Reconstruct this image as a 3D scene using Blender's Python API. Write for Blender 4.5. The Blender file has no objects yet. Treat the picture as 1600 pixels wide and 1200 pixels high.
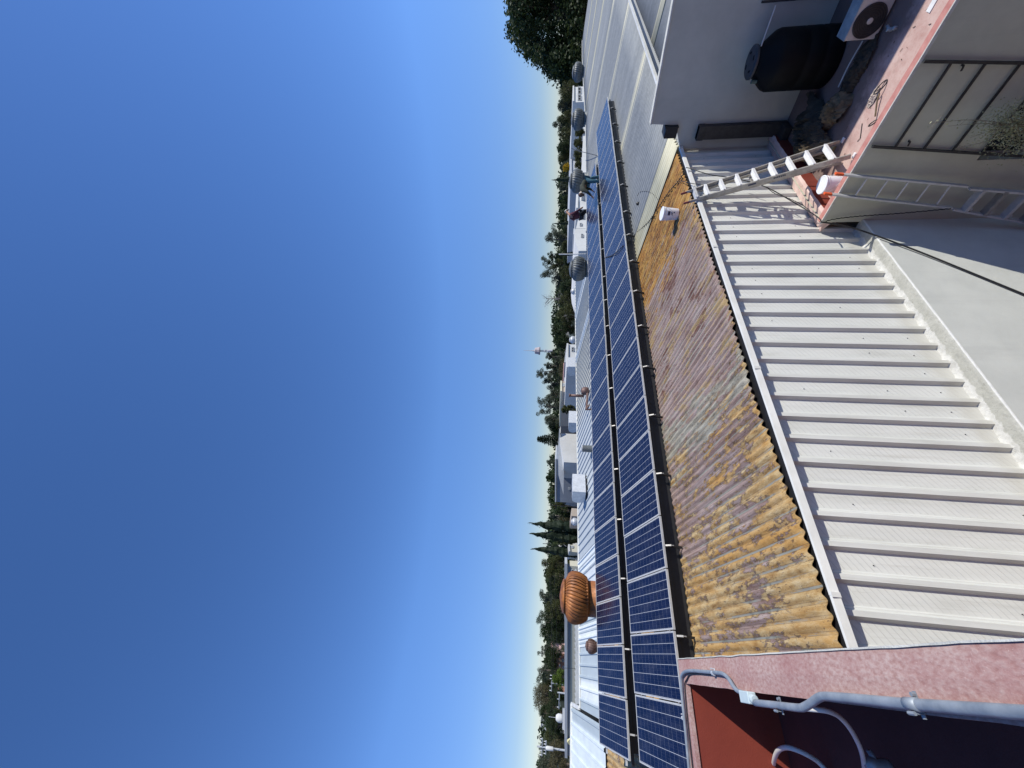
import bpy, bmesh, math, random
from mathutils import Vector, Matrix, noise
# ------------------------------------------------------------------ camera, sky, sun, exposure
S = bpy.context.scene
COL = S.collection
FP = 602.0                                   # focal length in pixels of the 1600 px wide photograph
YAW, PIT, ROL = [math.radians(a) for a in (35.87, 7.13, 1.90)]
cy, sy, cp, sp, cr, sr = math.cos(YAW), math.sin(YAW), math.cos(PIT), math.sin(PIT), math.cos(ROL), math.sin(ROL)
FW = Vector((sy*cp, cy*cp, sp)); RI0 = Vector((cy, -sy, 0)); UP0 = RI0.cross(FW)
RI = RI0*cr + UP0*sr; UPV = -RI0*sr + UP0*cr
cam = bpy.data.cameras.new('camera'); camo = bpy.data.objects.new('camera', cam); COL.objects.link(camo)
cam.sensor_width = 36; cam.lens = FP/1600*36; cam.clip_start = 0.05; cam.clip_end = 6000
M = Matrix((-UPV, RI, -FW)).transposed().to_4x4()   # the phone was held on its side: the top of the place is at the photo's left
camo.matrix_world = M
S.camera = camo
SUNV = Vector((0.645, -0.80, 1.0)).normalized()      # towards the sun
w = bpy.data.worlds.new('World'); S.world = w; w.use_nodes = True
nt = w.node_tree; bg = nt.nodes['Background']
sky = nt.nodes.new('ShaderNodeTexSky'); sky.sky_type = 'NISHITA'; sky.sun_disc = False
sky.sun_elevation = math.asin(SUNV.z); sky.sun_rotation = math.atan2(SUNV.x, SUNV.y)
sky.altitude = 1800; sky.air_density = 1.0; sky.dust_density = 0.35; sky.ozone_density = 3.0
hs = nt.nodes.new('ShaderNodeHueSaturation'); hs.inputs['Saturation'].default_value = 1.20; hs.inputs['Hue'].default_value = 0.508; nt.links.new(sky.outputs[0], hs.inputs['Color'])
tcw = nt.nodes.new('ShaderNodeTexCoord'); sxw = nt.nodes.new('ShaderNodeSeparateXYZ'); nt.links.new(tcw.outputs['Generated'], sxw.inputs[0])
rw = nt.nodes.new('ShaderNodeValToRGB'); nt.links.new(sxw.outputs[2], rw.inputs[0])     # hazier, dimmer air near the horizon
for i_, (p_, c_) in enumerate(((0.0, (.66,.62,.66)), (0.06, (.62,.62,.70)), (0.15, (.80,.81,.90)), (0.30, (1.24,1.22,1.24)), (1.0, (1.30,1.26,1.26)))):
    if i_ > 1: rw.color_ramp.elements.new(p_)
    rw.color_ramp.elements[i_].position = p_; rw.color_ramp.elements[i_].color = c_+(1,)
mw = nt.nodes.new('ShaderNodeMixRGB'); mw.blend_type = 'MULTIPLY'; mw.inputs[0].default_value = 1
nt.links.new(hs.outputs[0], mw.inputs[1]); nt.links.new(rw.outputs[0], mw.inputs[2])
nt.links.new(mw.outputs[0], bg.inputs[0]); bg.inputs[1].default_value = 0.15
sl = bpy.data.lights.new('sun', 'SUN'); slo = bpy.data.objects.new('sun', sl); COL.objects.link(slo)
sl.energy = 5.0; sl.angle = math.radians(0.5); sl.color = (1.0, 0.965, 0.88)
slo.rotation_euler = SUNV.to_track_quat('Z', 'Y').to_euler()
S.view_settings.view_transform = 'Standard'; S.view_settings.look = 'None'
S.view_settings.exposure = 0.0; S.view_settings.gamma = 1.0
GZ = -10.5                                   # street level; the camera is the origin
rnd = random.Random(7)
# ------------------------------------------------------------------ helpers: points
def ray(x, y): return RI*((600-y)/FP) + UPV*((800-x)/FP) + FW
def at(x, y, d): return ray(x, y)*d          # a point d metres deep
def onY(x, y, Y): r = ray(x, y); return r*(Y/r.y)
def onX(x, y, X): r = ray(x, y); return r*(X/r.x)
def onZ(x, y, Z): r = ray(x, y); return r*(Z/r.z)
def roofz(Y): return -2.96 + 0.12*(Y-5)
def onroof(x, y, dz=0.0):
    r = ray(x, y); k = (-3.56+dz)/(r.z-0.12*r.y); return r*k
# ------------------------------------------------------------------ helpers: meshes
class MB:
    def __init__(s): s.v = []; s.f = []; s.m = []
    def add(s, vs, fs, mi=0):
        o = len(s.v); s.v += [tuple(p) for p in vs]; s.f += [tuple(i+o for i in f) for f in fs]; s.m += [mi]*len(fs)
    def box(s, a, b, mi=0, mat=None):
        (x0, y0, z0), (x1, y1, z1) = a, b
        vs = [(x0,y0,z0),(x1,y0,z0),(x1,y1,z0),(x0,y1,z0),(x0,y0,z1),(x1,y0,z1),(x1,y1,z1),(x0,y1,z1)]
        if mat is not None: vs = [tuple(mat @ Vector(p)) for p in vs]
        s.add(vs, [(0,3,2,1),(4,5,6,7),(0,1,5,4),(1,2,6,5),(2,3,7,6),(3,0,4,7)], mi)
    def bar(s, p, q, wd, th, up=(0,0,1), mi=0):
        p = Vector(p); q = Vector(q); d = (q-p); L = d.length; d.normalize()
        sx = d.cross(Vector(up));
        if sx.length < 1e-4: sx = d.cross(Vector((1,0,0)))
        sx.normalize(); uz = sx.cross(d)
        m = Matrix.Translation(p) @ Matrix((sx, d, uz)).transposed().to_4x4()
        s.box((-wd/2, 0, -th/2), (wd/2, L, th/2), mi, m)
    def tube(s, pts, r, n=8, cap=True, mi=0):
        pts = [Vector(p) for p in pts]; rs = r if isinstance(r, (list, tuple)) else [r]*len(pts)
        vs = []; t0 = (pts[1]-pts[0]).normalized(); nn = t0.orthogonal().normalized()
        for i, p in enumerate(pts):
            t = ((pts[min(i+1, len(pts)-1)]-pts[max(i-1, 0)])).normalized()
            nn = (nn - t*nn.dot(t)); nn = nn.normalized() if nn.length > 1e-6 else t.orthogonal().normalized()
            b = t.cross(nn)
            for k in range(n):
                a = 2*math.pi*k/n; vs.append(p + (nn*math.cos(a)+b*math.sin(a))*rs[i])
        fs = []
        for i in range(len(pts)-1):
            for k in range(n):
                fs.append((i*n+k, i*n+(k+1)%n, (i+1)*n+(k+1)%n, (i+1)*n+k))
        if cap: fs.append(tuple(range(n-1, -1, -1))); fs.append(tuple((len(pts)-1)*n+k for k in range(n)))
        s.add(vs, fs, mi)
    def lathe(s, prof, c=(0,0,0), n=24, mi=0, mat=None):
        c = Vector(c); vs = []
        for (r, z) in prof:
            for k in range(n):
                a = 2*math.pi*k/n; p = Vector((r*math.cos(a), r*math.sin(a), z))
                if mat is not None: p = mat @ p
                vs.append(c+p)
        fs = []
        for i in range(len(prof)-1):
            for k in range(n): fs.append((i*n+k, i*n+(k+1)%n, (i+1)*n+(k+1)%n, (i+1)*n+k))
        fs.append(tuple(range(n-1, -1, -1))); fs.append(tuple((len(prof)-1)*n+k for k in range(n)))
        s.add(vs, fs, mi)
    def quad(s, a, b, c, d, mi=0): s.add([a, b, c, d], [(0,1,2,3)], mi)
    def build(s, name, mat, parent=None, smooth=False, origin=None, bevel=0):
        me = bpy.data.meshes.new(name); vs = s.v
        if origin is not None:
            o = Vector(origin); vs = [tuple(Vector(p)-o) for p in vs]
        me.from_pydata(vs, [], s.f); me.update()
        mats = mat if isinstance(mat, (list, tuple)) else [mat]
        for m in mats: me.materials.append(m)
        if len(mats) > 1: me.polygons.foreach_set('material_index', s.m)
        if smooth: me.polygons.foreach_set('use_smooth', [True]*len(me.polygons))
        ob = bpy.data.objects.new(name, me); COL.objects.link(ob)
        if origin is not None: ob.location = origin
        if parent is not None:
            ob.parent = parent
            if origin is None: ob.matrix_parent_inverse = Matrix.Translation(-parent.location) if parent.rotation_euler.to_quaternion().angle < 1e-6 else Matrix()
        if bevel:
            b = ob.modifiers.new('bevel', 'BEVEL'); b.width = bevel; b.segments = 2; b.limit_method = 'ANGLE'
        return ob
def tag(o, label=None, cat=None, group=None, kind=None):
    if label: o['label'] = label
    if cat: o['category'] = cat
    if group: o['group'] = group
    if kind: o['kind'] = kind
    return o
def thing(name, label, cat, loc=(0,0,0), group=None):
    o = bpy.data.objects.new(name, None); COL.objects.link(o); o.location = loc; o.empty_display_size = 0.2
    return tag(o, label, cat, group)
def copy_tree(o, parent=None):
    c = o.copy(); COL.objects.link(c)
    if parent is not None: c.parent = parent; c.matrix_parent_inverse = o.matrix_parent_inverse.copy()
    for ch in o.children: copy_tree(ch, c)
    return c
def bez(pts, n=8):                            # smooth path through points (Catmull-Rom)
    P = [Vector(p) for p in pts]; P = [P[0]*2-P[1]] + P + [P[-1]*2-P[-2]]; out = []
    for i in range(1, len(P)-2):
        a, b, c, d = P[i-1:i+3]
        for k in range(n):
            t = k/n
            out.append(0.5*((2*b)+(c-a)*t+(2*a-5*b+4*c-d)*t*t+(-a+3*b-3*c+d)*t**3))
    out.append(P[-2]); return out
# ------------------------------------------------------------------ helpers: materials
class NT:
    def __init__(s, name):
        s.m = bpy.data.materials.new(name); s.m.use_nodes = True; s.t = s.m.node_tree
        s.b = s.t.nodes['Principled BSDF']; s.c = None
    def n(s, typ, **k):
        x = s.t.nodes.new('ShaderNode'+typ)
        for a, v in k.items(): setattr(x, a, v)
        return x
    def l(s, a, b): s.t.links.new(a, b)
    def coord(s, kind='Object', scale=(1,1,1), rot=(0,0,0)):
        tc = s.n('TexCoord'); mp = s.n('Mapping'); s.l(tc.outputs[kind], mp.inputs[0])
        mp.inputs['Scale'].default_value = scale; mp.inputs['Rotation'].default_value = rot; return mp.outputs[0]
    def noise(s, vec, scale=5, detail=4, rough=0.6, out='Fac'):
        x = s.n('TexNoise'); s.l(vec, x.inputs['Vector']); x.inputs['Scale'].default_value = scale
        x.inputs['Detail'].default_value = detail; x.inputs['Roughness'].default_value = rough; return x.outputs[out]
    def ramp(s, fac, stops, interp='LINEAR'):
        x = s.n('ValToRGB'); s.l(fac, x.inputs[0]); e = x.color_ramp; e.interpolation = interp
        while len(e.elements) < len(stops): e.elements.new(0.5)
        for i, (p, c) in enumerate(stops):
            e.elements[i].position = p; e.elements[i].color = (c, c, c, 1) if isinstance(c, (int, float)) else tuple(c)+(1,)
        return x.outputs[0]
    def mix(s, fac, a, b, mode='MIX'):
        x = s.n('MixRGB'); x.blend_type = mode
        for i, v in ((0, fac), (1, a), (2, b)):
            if isinstance(v, (int, float)): x.inputs[i].default_value = v if i == 0 else (v, v, v, 1)
            elif isinstance(v, tuple): x.inputs[i].default_value = v+(1,)
            else: s.l(v, x.inputs[i])
        return x.outputs[0]
    def math(s, op, a, b=None, clamp=False):
        x = s.n('Math', operation=op); x.use_clamp = clamp
        for i, v in ((0, a), (1, b)):
            if v is None: continue
            if isinstance(v, (int, float)): x.inputs[i].default_value = v
            else: s.l(v, x.inputs[i])
        return x.outputs[0]
    def xyz(s, vec):
        x = s.n('SeparateXYZ'); s.l(vec, x.inputs[0]); return x.outputs
    def base(s, c):
        if isinstance(c, tuple): s.b.inputs['Base Color'].default_value = c+(1,)
        else: s.l(c, s.b.inputs['Base Color'])
    def rough(s, r):
        if isinstance(r, (int, float)): s.b.inputs['Roughness'].default_value = r
        else: s.l(r, s.b.inputs['Roughness'])
    def bump(s, h, strength=0.3, dist=0.02):
        x = s.n('Bump'); s.l(h, x.inputs['Height']); x.inputs['Strength'].default_value = strength
        x.inputs['Distance'].default_value = dist; s.l(x.outputs[0], s.b.inputs['Normal'])
    def set(s, **k):
        for a, v in k.items(): s.b.inputs[a.replace('_', ' ')].default_value = v
MATS = {}
def simple(name, c, c2=None, scale=6, rough=0.6, metal=0.0, bump=0.0, bscale=40, bdist=0.01, spec=0.5, stretch=(1,1,1), rr=0.0, lo=0.35, hi=0.68):
    if name in MATS: return MATS[name]
    t = NT(name); v = t.coord('Object', stretch)
    c2 = c2 or tuple(x*0.75 for x in c)
    n1 = t.noise(v, scale, 5, 0.62)
    t.base(t.ramp(n1, [(lo, c2), (hi, c)]))
    if rr: t.rough(t.ramp(t.noise(v, scale*2.3, 3), [(0.3, max(rough-rr, .05)), (0.7, min(rough+rr, 1))]))
    else: t.rough(rough)
    t.set(Metallic=metal, Specular_IOR_Level=spec)
    if bump: t.bump(t.noise(v, bscale, 5, 0.65), bump, bdist)
    MATS[name] = t.m; return t.m
# ------------------------------------------------------------------ special materials
def mat_rust_roof():
    t = NT('weathered_corrugated_fibre_cement'); v = t.coord('Object'); o = t.xyz(v)
    st = t.coord('Object', (1.0, 0.28, 1.0))          # marks run down the corrugations
    big = t.noise(t.coord('Object', (1.0, 0.45, 1.0)), 0.9, 5, 0.65)
    fine = t.noise(st, 9.0, 8, 0.78); grit = t.noise(v, 46, 5, 0.8); med = t.noise(st, 2.8, 7, 0.72)
    streak = t.noise(t.coord('Object', (26.0, .9, 1.0)), 1.0, 4, .6)
    warp = t.math('MULTIPLY', t.math('SUBTRACT', t.noise(t.coord('Object', (1, .6, 1)), 1.6, 3, .5), .5), .05)
    xs = t.math('ADD', o[0], t.math('MULTIPLY', t.math('SUBTRACT', big, 0.5), 2.4)); xn = t.math('DIVIDE', xs, 12.0)
    och = t.ramp(fine, [(0.32, (.20, .10, .025)), (0.43, (.36, .22, .08)), (0.54, (.46, .325, .15)), (0.68, (.53, .44, .285))])
    och = t.mix(t.ramp(t.noise(st, 1.5, 4, .6), [(.46, 0), (.66, .65)]), och, (.44, .22, .04))
    mauve = t.ramp(med, [(0.32, (.16, .085, .065)), (0.42, (.27, .18, .155)), (0.58, (.36, .27, .245)), (0.75, (.43, .345, .31))])
    mauve = t.mix(t.ramp(streak, [(.40, .55), (.56, 0.0)]), mauve, (.15, .10, .08)); mauve = t.mix(t.ramp(streak, [(.56, 0.0), (.68, .5)]), mauve, (.47, .40, .35))
    mid = t.ramp(xn, [(.30, 0.0), (.42, 1.0), (1.0, 1.0)])
    stn = t.math('MULTIPLY', mid, t.ramp(t.noise(t.coord('Object', (1, .42, 1)), 1.9, 8, .74), [(.550, 0.0), (.585, .85)])); mauve = t.mix(stn, mauve, (.14, .055, .035))
    frk = t.math('MULTIPLY', mid, t.ramp(t.noise(t.coord('Object', (1, .25, 1)), 4.2, 9, .80), [(.532, 0.0), (.56, .85)])); mauve = t.mix(frk, mauve, (.36, .25, .105))
    grey = t.ramp(t.noise(t.coord('Object', (1.6, .22, 1)), 8, 7, .75), [(0.36, (.13, .115, .08)), (0.46, (.28, .255, .195)), (0.60, (.39, .365, .295)), (0.8, (.47, .44, .37))])
    rust = t.ramp(t.noise(t.coord('Object', (1.5, .2, 1)), 6, 7, .78), [(0.34, (.11, .035, .012)), (0.47, (.34, .15, .03)), (0.58, (.48, .27, .06)), (.74, (.52, .38, .19))])
    k = t.math('ADD', t.math('MULTIPLY', t.noise(st, 3.6, 10, 0.76), .72), t.math('MULTIPLY', t.noise(t.coord('Object', (1.0, .5, 1.0)), 13, 5, 0.7), .28))
    pm = t.ramp(xn, [(0.0, 0.41), (0.15, 0.43), (0.26, 0.60), (0.34, 0.50), (0.44, 0.84), (0.70, 0.80), (0.84, 0.50), (1.0, 0.40)])
    mm = t.math('SUBTRACT', t.math('ADD', pm, t.math('MULTIPLY', t.math('SUBTRACT', k, 0.5), 2.3)), 0.5)
    maskm = t.ramp(mm, [(0.0, 0.0), (0.025, 1.0)])
    pr = t.ramp(xn, [(0.60, 0.0), (0.72, 0.38), (0.86, 0.75), (1.0, 0.85)])
    maskr = t.ramp(t.math('SUBTRACT', t.math('ADD', pr, t.math('MULTIPLY', t.math('SUBTRACT', t.noise(t.coord('Object', (1.2, .22, 1.0)), 4.3, 8, 0.74), 0.5), 1.8)), 0.5), [(0.0, 0.0), (0.08, 1.0)])
    pg = t.ramp(xn, [(0.22, 0.08), (0.30, 0.28), (0.345, 0.60), (0.385, 0.60), (0.415, 0.22), (0.46, 0.05)])
    maskg = t.ramp(t.math('SUBTRACT', t.math('ADD', pg, t.math('MULTIPLY', t.math('SUBTRACT', t.noise(t.coord('Object', (1.0, .16, 1.0)), 6.5, 8, 0.76), 0.5), 2.4)), 0.5), [(0.0, 0.0), (0.04, 1.0)])
    by = t.ramp(t.math('SUBTRACT', o[1], 5.0), [(.05, .16), (.95, 0.0)]); mm = t.math('SUBTRACT', mm, by); maskm = t.ramp(mm, [(0.0, 0.0), (0.025, 1.0)])
    c = t.mix(maskm, och, mauve); c = t.mix(maskr, c, rust)
    edge = t.math('MULTIPLY', t.ramp(t.math('ABSOLUTE', t.math('SUBTRACT', mm, -0.012)), [(0.0, 0.92), (0.035, 0.0)]), t.ramp(t.noise(v, 9, 3, .6), [(.40, .15), (.52, 1.0)]))
    c = t.mix(edge, c, (.055, .032, .02)); c = t.mix(maskg, c, grey)
    c = t.mix(t.ramp(t.noise(t.coord('Object', (1, .5, 1)), 24, 6, .85), [(0.585, 0.0), (0.62, 0.85)]), c, (.075, .045, .03))
    c = t.mix(t.ramp(grit, [(0.62, 0.0), (0.66, 0.8)]), c, (.09, .06, .04)); c = t.mix(t.ramp(t.noise(v, 60, 3, 0.7), [(0.66, 0.0), (0.70, 0.8)]), c, (.62, .54, .40))
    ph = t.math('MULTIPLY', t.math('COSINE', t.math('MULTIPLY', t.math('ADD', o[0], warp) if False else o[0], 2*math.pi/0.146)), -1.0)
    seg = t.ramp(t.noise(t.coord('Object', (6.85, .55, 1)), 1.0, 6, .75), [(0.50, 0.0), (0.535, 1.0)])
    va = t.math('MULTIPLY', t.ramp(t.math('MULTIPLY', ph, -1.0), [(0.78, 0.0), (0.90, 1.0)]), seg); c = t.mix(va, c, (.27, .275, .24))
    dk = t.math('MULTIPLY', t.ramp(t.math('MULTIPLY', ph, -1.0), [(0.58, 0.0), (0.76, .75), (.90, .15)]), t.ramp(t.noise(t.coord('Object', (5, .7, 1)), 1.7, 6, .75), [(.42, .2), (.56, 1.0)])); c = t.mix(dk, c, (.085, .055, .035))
    t.base(c); t.rough(0.88)
    h = t.math('ADD', t.math('MULTIPLY', maskm, -0.7), t.math('ADD', t.math('MULTIPLY', grit, 0.6), t.math('MULTIPLY', fine, 1.2)))
    t.bump(h, 1.0, 0.018); return t.m
M_RUST = mat_rust_roof()
def mat_cladding():
    t = NT('off_white_painted_cladding'); v = t.coord('Object'); o = t.xyz(v)
    dirt = t.noise(t.coord('Object', (2.5, 1, .35)), 2.0, 5, .65)
    c = t.ramp(dirt, [(0.28, (.53, .53, .475)), (0.45, (.63, .63, .58)), (0.66, (.69, .69, .64))])
    hatch = t.math('SINE', t.math('MULTIPLY', t.math('SUBTRACT', o[2], t.math('MULTIPLY', o[0], 0.60)), 2*math.pi/0.075))
    hm = t.ramp(hatch, [(0.80, 0.0), (0.97, 1.0)])
    flat = t.math('GREATER_THAN', t.math('FRACT', t.math('DIVIDE', t.math('SUBTRACT', o[0], 1.755), 0.3485)), 0.42)
    hm = t.math('MULTIPLY', hm, flat)
    hm2 = t.math('MULTIPLY', hm, t.ramp(t.noise(v, 3.0, 3), [(0.35, 0.15), (0.6, 0.6)]))
    c = t.mix(hm2, c, (.47, .47, .44)); t.base(c); t.rough(t.ramp(t.noise(v, 9, 3), [(0.3, .38), (.7, .58)]))
    t.set(Specular_IOR_Level=0.5); run = t.ramp(t.noise(t.coord('Object', (22, 1, .55)), 1.0, 5, .7), [(.56, 0.0), (.72, .55)]); c2_ = t.mix(run, c, (.42, .40, .34))
    low = t.ramp(t.math('ADD', t.math('ADD', o[2], 5.75), t.math('MULTIPLY', t.noise(v, 4, 5, .7), -.35)), [(0.0, .6), (.18, 0.0)]); c2_ = t.mix(low, c2_, (.50, .48, .41)); t.base(c2_)
    t.bump(t.math('ADD', hm, t.math('MULTIPLY', t.noise(t.coord('Object', (1, 1, .6)), 1.8, 4), 3.2)), 0.35, 0.006); return t.m
M_CLAD = mat_cladding()
def mat_grey_roof():
    t = NT('pale_grey_corrugated_metal'); v = t.coord('Object'); o = t.xyz(v)
    n1 = t.noise(t.coord('Object', (1.0, .12, 1)), 0.9, 5, .6); n2 = t.noise(v, 5, 4, .6)
    c = t.ramp(n1, [(0.3, (.20, .215, .225)), (0.7, (.285, .30, .305))]); c = t.mix(t.ramp(n2, [(0.45, 0), (0.75, .3)]), c, (.44, .45, .44))
    t.base(c); t.rough(.8); t.set(Metallic=0.0, Specular_IOR_Level=.25); return t.m
M_GREYR = mat_grey_roof()
def mat_upper_roof():
    t = NT('pale_metal_ridge_sheets'); v = t.coord('Object'); o = t.xyz(v)
    x = t.math('DIVIDE', t.math('ADD', o[0], 6.0), 36.0)
    # separate sheets: blue grey metal, white metal, cream translucent sheets
    c = t.ramp(x, [(0.0, (.60, .66, .68)), (0.118, (.60, .66, .68)), (0.119, (.37, .43, .46)), (0.142, (.37, .43, .46)), (0.143, (.66, .70, .71)), (0.158, (.66, .70, .71)),
                   (0.159, (.40, .46, .49)), (0.215, (.40, .46, .49)), (0.216, (.58, .61, .63)), (0.26, (.58, .61, .63)),
                   (0.261, (.38, .42, .45)), (0.47, (.46, .49, .50)), (0.52, (.47, .46, .40)), (0.63, (.42, .42, .38)), (0.82, (.40, .43, .44)), (1.0, (.38, .41, .43))])
    n2 = t.noise(t.coord('Object', (1, .3, 1)), 3, 5, .65)
    c = t.mix(t.ramp(n2, [(0.4, 0.0), (0.75, .35)]), c, (.27, .30, .31)); t.base(c); t.rough(.7); t.set(Metallic=0.0, Specular_IOR_Level=.3); return t.m
M_UPROOF = mat_upper_roof()
def mat_cells():
    t = NT('solar_cells_under_glass'); v = t.coord('Object'); o = t.xyz(v)
    def line(u, cells, length, off, wdt):
        f = t.math('FRACT', t.math('MULTIPLY', t.math('SUBTRACT', u, off), cells/length))
        d = t.math('MINIMUM', f, t.math('SUBTRACT', 1.0, f)); return t.math('LESS_THAN', d, wdt*cells/length/2)
    gx = line(o[0], 6, 0.948, 0.026, 0.0056); gy = line(o[1], 12, 1.836, 0.026, 0.0045)
    bb = line(o[0], 24, 0.948, 0.026+0.948/48, 0.0016)
    vo = t.n('TexWhiteNoise'); fl = t.n('VectorMath', operation='FLOOR'); mp = t.coord('Object', (6/0.948, 12/1.836, 1))
    t.l(mp, fl.inputs[0]); t.l(fl.outputs[0], vo.inputs['Vector'])
    oi = t.n('ObjectInfo')
    crys = t.noise(v, 60, 2, .5)
    c = t.mix(vo.outputs[0], (.002, .005, .022), (.0045, .010, .040)); c = t.mix(t.math('MULTIPLY', crys, .5), c, (.006, .013, .050))
    c = t.mix(t.math('MULTIPLY', oi.outputs['Random'], 0.35), c, (.009, .009, .030))
    dust = t.noise(t.coord('Object', (2, .6, 1)), 2.5, 5, .65)
    c = t.mix(t.math('MULTIPLY', bb, .14), c, (.25, .27, .32)); c = t.mix(t.math('MULTIPLY', gy, .36), c, (.30, .33, .40)); c = t.mix(t.math('MULTIPLY', gx, .75), c, (.60, .63, .66))
    c = t.mix(t.ramp(dust, [(0.45, 0.0), (0.8, .10)]), c, (.28, .29, .33))
    t.base(c); t.rough(t.ramp(dust, [(.35, .14), (.7, .30)])); t.set(Specular_IOR_Level=.26); return t.m
M_CELL = mat_cells()
M_ALU = simple('anodised_aluminium', (.56, .56, .55), (.46, .46, .45), 8, .5, .2)
M_ALU2 = simple('worn_aluminium', (.44, .42, .385), (.30, .285, .26), 9, .5, .45, .1, 60, .003)
M_WHITEPL = simple('white_step_plastic', (.80, .80, .79), (.68, .68, .67), 12, .45)
M_FLASH = simple('white_painted_flashing', (.72, .71, .66), (.58, .57, .52), 3, .42, 0, .15, 12, .004, stretch=(.6,1,1))
M_BLACK = simple('shade_and_opening_black', (.012, .012, .013), (.006, .006, .006), 10, .6)
M_DARKM = simple('dark_painted_steel', (.045, .043, .042), (.025, .024, .024), 10, .55, .2)
def mat_plaster(name, a, b, bump=.35, s=1.4, stain=(.3,.3,.28), sa=.35):
    t = NT(name); v = t.coord('Object')
    c = t.ramp(t.noise(v, s, 6, .65), [(0.32, b), (0.66, a)])
    st = t.ramp(t.noise(t.coord('Object', (2.2, 2.2, .22)), 1.3, 6, .7), [(0.55, 0.0), (0.85, sa)])
    c = t.mix(st, c, stain); sp_ = t.ramp(t.noise(v, 90, 2, .6), [(.66, 0.0), (.74, .25)]); c = t.mix(sp_, c, stain)
    t.base(c); t.rough(.85)
    t.bump(t.math('ADD', t.noise(v, 120, 5, .7), t.math('MULTIPLY', t.noise(v, 9, 3), 1.4)), bump, .006); return t.m
M_PLBLUE = mat_plaster('pale_blue_grey_plaster', (.58, .59, .54), (.50, .51, .47))
M_PLGREEN = mat_plaster('pale_grey_green_plaster', (.51, .515, .41), (.43, .435, .345))
M_PLGREY = mat_plaster('grey_painted_plaster', (.50, .49, .41), (.43, .42, .35))
def mat_coping():
    t = NT('dirty_coping_with_white_mortar'); v = t.coord('Object'); o = t.xyz(v)
    a = t.ramp(t.noise(v, 6, 6, .7), [(.3, (.33,.33,.29)), (.7, (.47,.465,.42))]); a = t.mix(t.ramp(t.noise(v, 26, 4, .7), [(.6,0),(.68,.6)]), a, (.20,.19,.16))
    b = t.ramp(t.noise(v, 14, 4, .6), [(.3, (.46,.455,.42)), (.7, (.62,.615,.58))])
    k = t.math('ADD', o[1], t.math('MULTIPLY', t.math('SUBTRACT', t.noise(v, 9, 5, .65), .5), .16)); c = t.mix(t.ramp(t.math('SUBTRACT', k, 4.0), [(.885,0),(.905,1)]), a, b)
    edge = t.ramp(t.math('SUBTRACT', o[1], 4.0), [(.722,.8),(.729,0)]); c = t.mix(edge, c, (.70,.70,.67))
    t.base(c); t.rough(.9); t.bump(t.math('ADD', t.noise(v, 70, 5, .7), t.math('MULTIPLY', t.noise(v, 14, 3), 2)), .8, .01); return t.m
M_COPE = mat_coping()
M_MORTAR = mat_plaster('cream_mortar', (.62, .61, .55), (.46, .45, .40), .9, 5.0, (.35,.32,.25), .5)
def mat_redtop():
    t = NT('weathered_pink_roof_paint'); v = t.coord('Object'); st = t.coord('Object', (1, .55, 1), (0, 0, .6))
    n1 = t.noise(v, 3.0, 5, .6); n2 = t.noise(st, 75, 5, .62); n3 = t.noise(v, 170, 3, .6)
    c = t.ramp(n2, [(.34, (.33, .185, .155)), (.50, (.42, .27, .235)), (.66, (.48, .355, .31))])
    c = t.mix(t.ramp(n1, [(.40, .0), (.65, .55)]), c, (.30, .12, .11)); c = t.mix(t.ramp(n3, [(.62, 0), (.7, .35)]), c, (.66, .50, .44))
    t.base(c); t.rough(.8); t.bump(t.math('ADD', n2, t.math('MULTIPLY', n3, .4)), .5, .004); return t.m
M_PINK = mat_redtop()
M_RED = mat_plaster('dark_red_wall_paint', (.21, .032, .015), (.17, .024, .012), .25, 2.0, (.12,.03,.02), .3)
def mat_floor():
    t = NT('worn_pink_terrace_floor'); v = t.coord('Object')
    c = t.ramp(t.noise(v, 2.2, 7, .7), [(.30, (.40, .235, .20)), (.55, (.53, .375, .325)), (.75, (.57, .45, .40))])
    c = t.mix(t.ramp(t.noise(v, 22, 5, .7), [(.52, 0), (.75, .6)]), c, (.42, .19, .16)); o = t.xyz(v); shade_x = t.math('ADD', o[0], t.math('MULTIPLY', t.noise(v, 1.3, 6, .7), -1.5)); c = t.mix(t.ramp(t.math('SUBTRACT', shade_x, 7.5), [(.35, 0.0), (.80, .82)]), c, (.085, .06, .05)); t.base(c); t.rough(.85); t.bump(t.noise(v, 60, 4), .3, .005); return t.m  # towards the back, the terrace shade is painted into the floor colour
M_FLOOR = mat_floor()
M_TRANS = simple('yellowed_translucent_sheet', (.60, .57, .42), (.46, .43, .29), 2.2, .6, 0, .1, 30, .004, stretch=(1,.2,1))
M_GALV = simple('galvanised_steel', (.62, .63, .64), (.50, .51, .52), 7, .5, .25, rr=.12)
M_GALVD = simple('grey_turbine_metal', (.155, .165, .165), (.09, .10, .10), 5, .5, .2, rr=.1)
M_ORANGE = simple('rusty_orange_metal', (.42, .15, .035), (.17, .065, .025), 6.5, .55, .15, .2, 40, .004, stretch=(1,1,.4), rr=.1)
M_BROWN = simple('brown_rusty_metal', (.20, .13, .11), (.11, .06, .05), 6, .6, .3)
M_CONDUIT = simple('grey_zinc_conduit', (.34, .37, .39), (.22, .25, .28), 14, .5, .3, .15, 50, .002, rr=.1)
M_PVC = simple('white_pvc', (.70, .68, .63), (.58, .56, .52), 6, .4)
M_TANK = simple('black_polyethylene', (.005, .006, .006), (.003, .0035, .004), 3, .6, spec=.15)
M_TANKLID = simple('dusty_black_lid', (.045, .055, .065), (.025, .03, .035), 5, .5)
M_ACW = simple('weathered_white_enamel', (.55, .53, .47), (.42, .40, .36), 7, .5)
M_ACB = simple('blue_grey_stained_enamel', (.36, .40, .40), (.20, .25, .27), 6, .5)
M_TARP = simple('dusty_tan_canvas', (.22, .165, .09), (.08, .06, .035), 5, .9, 0, .5, 18, .02)
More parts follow.
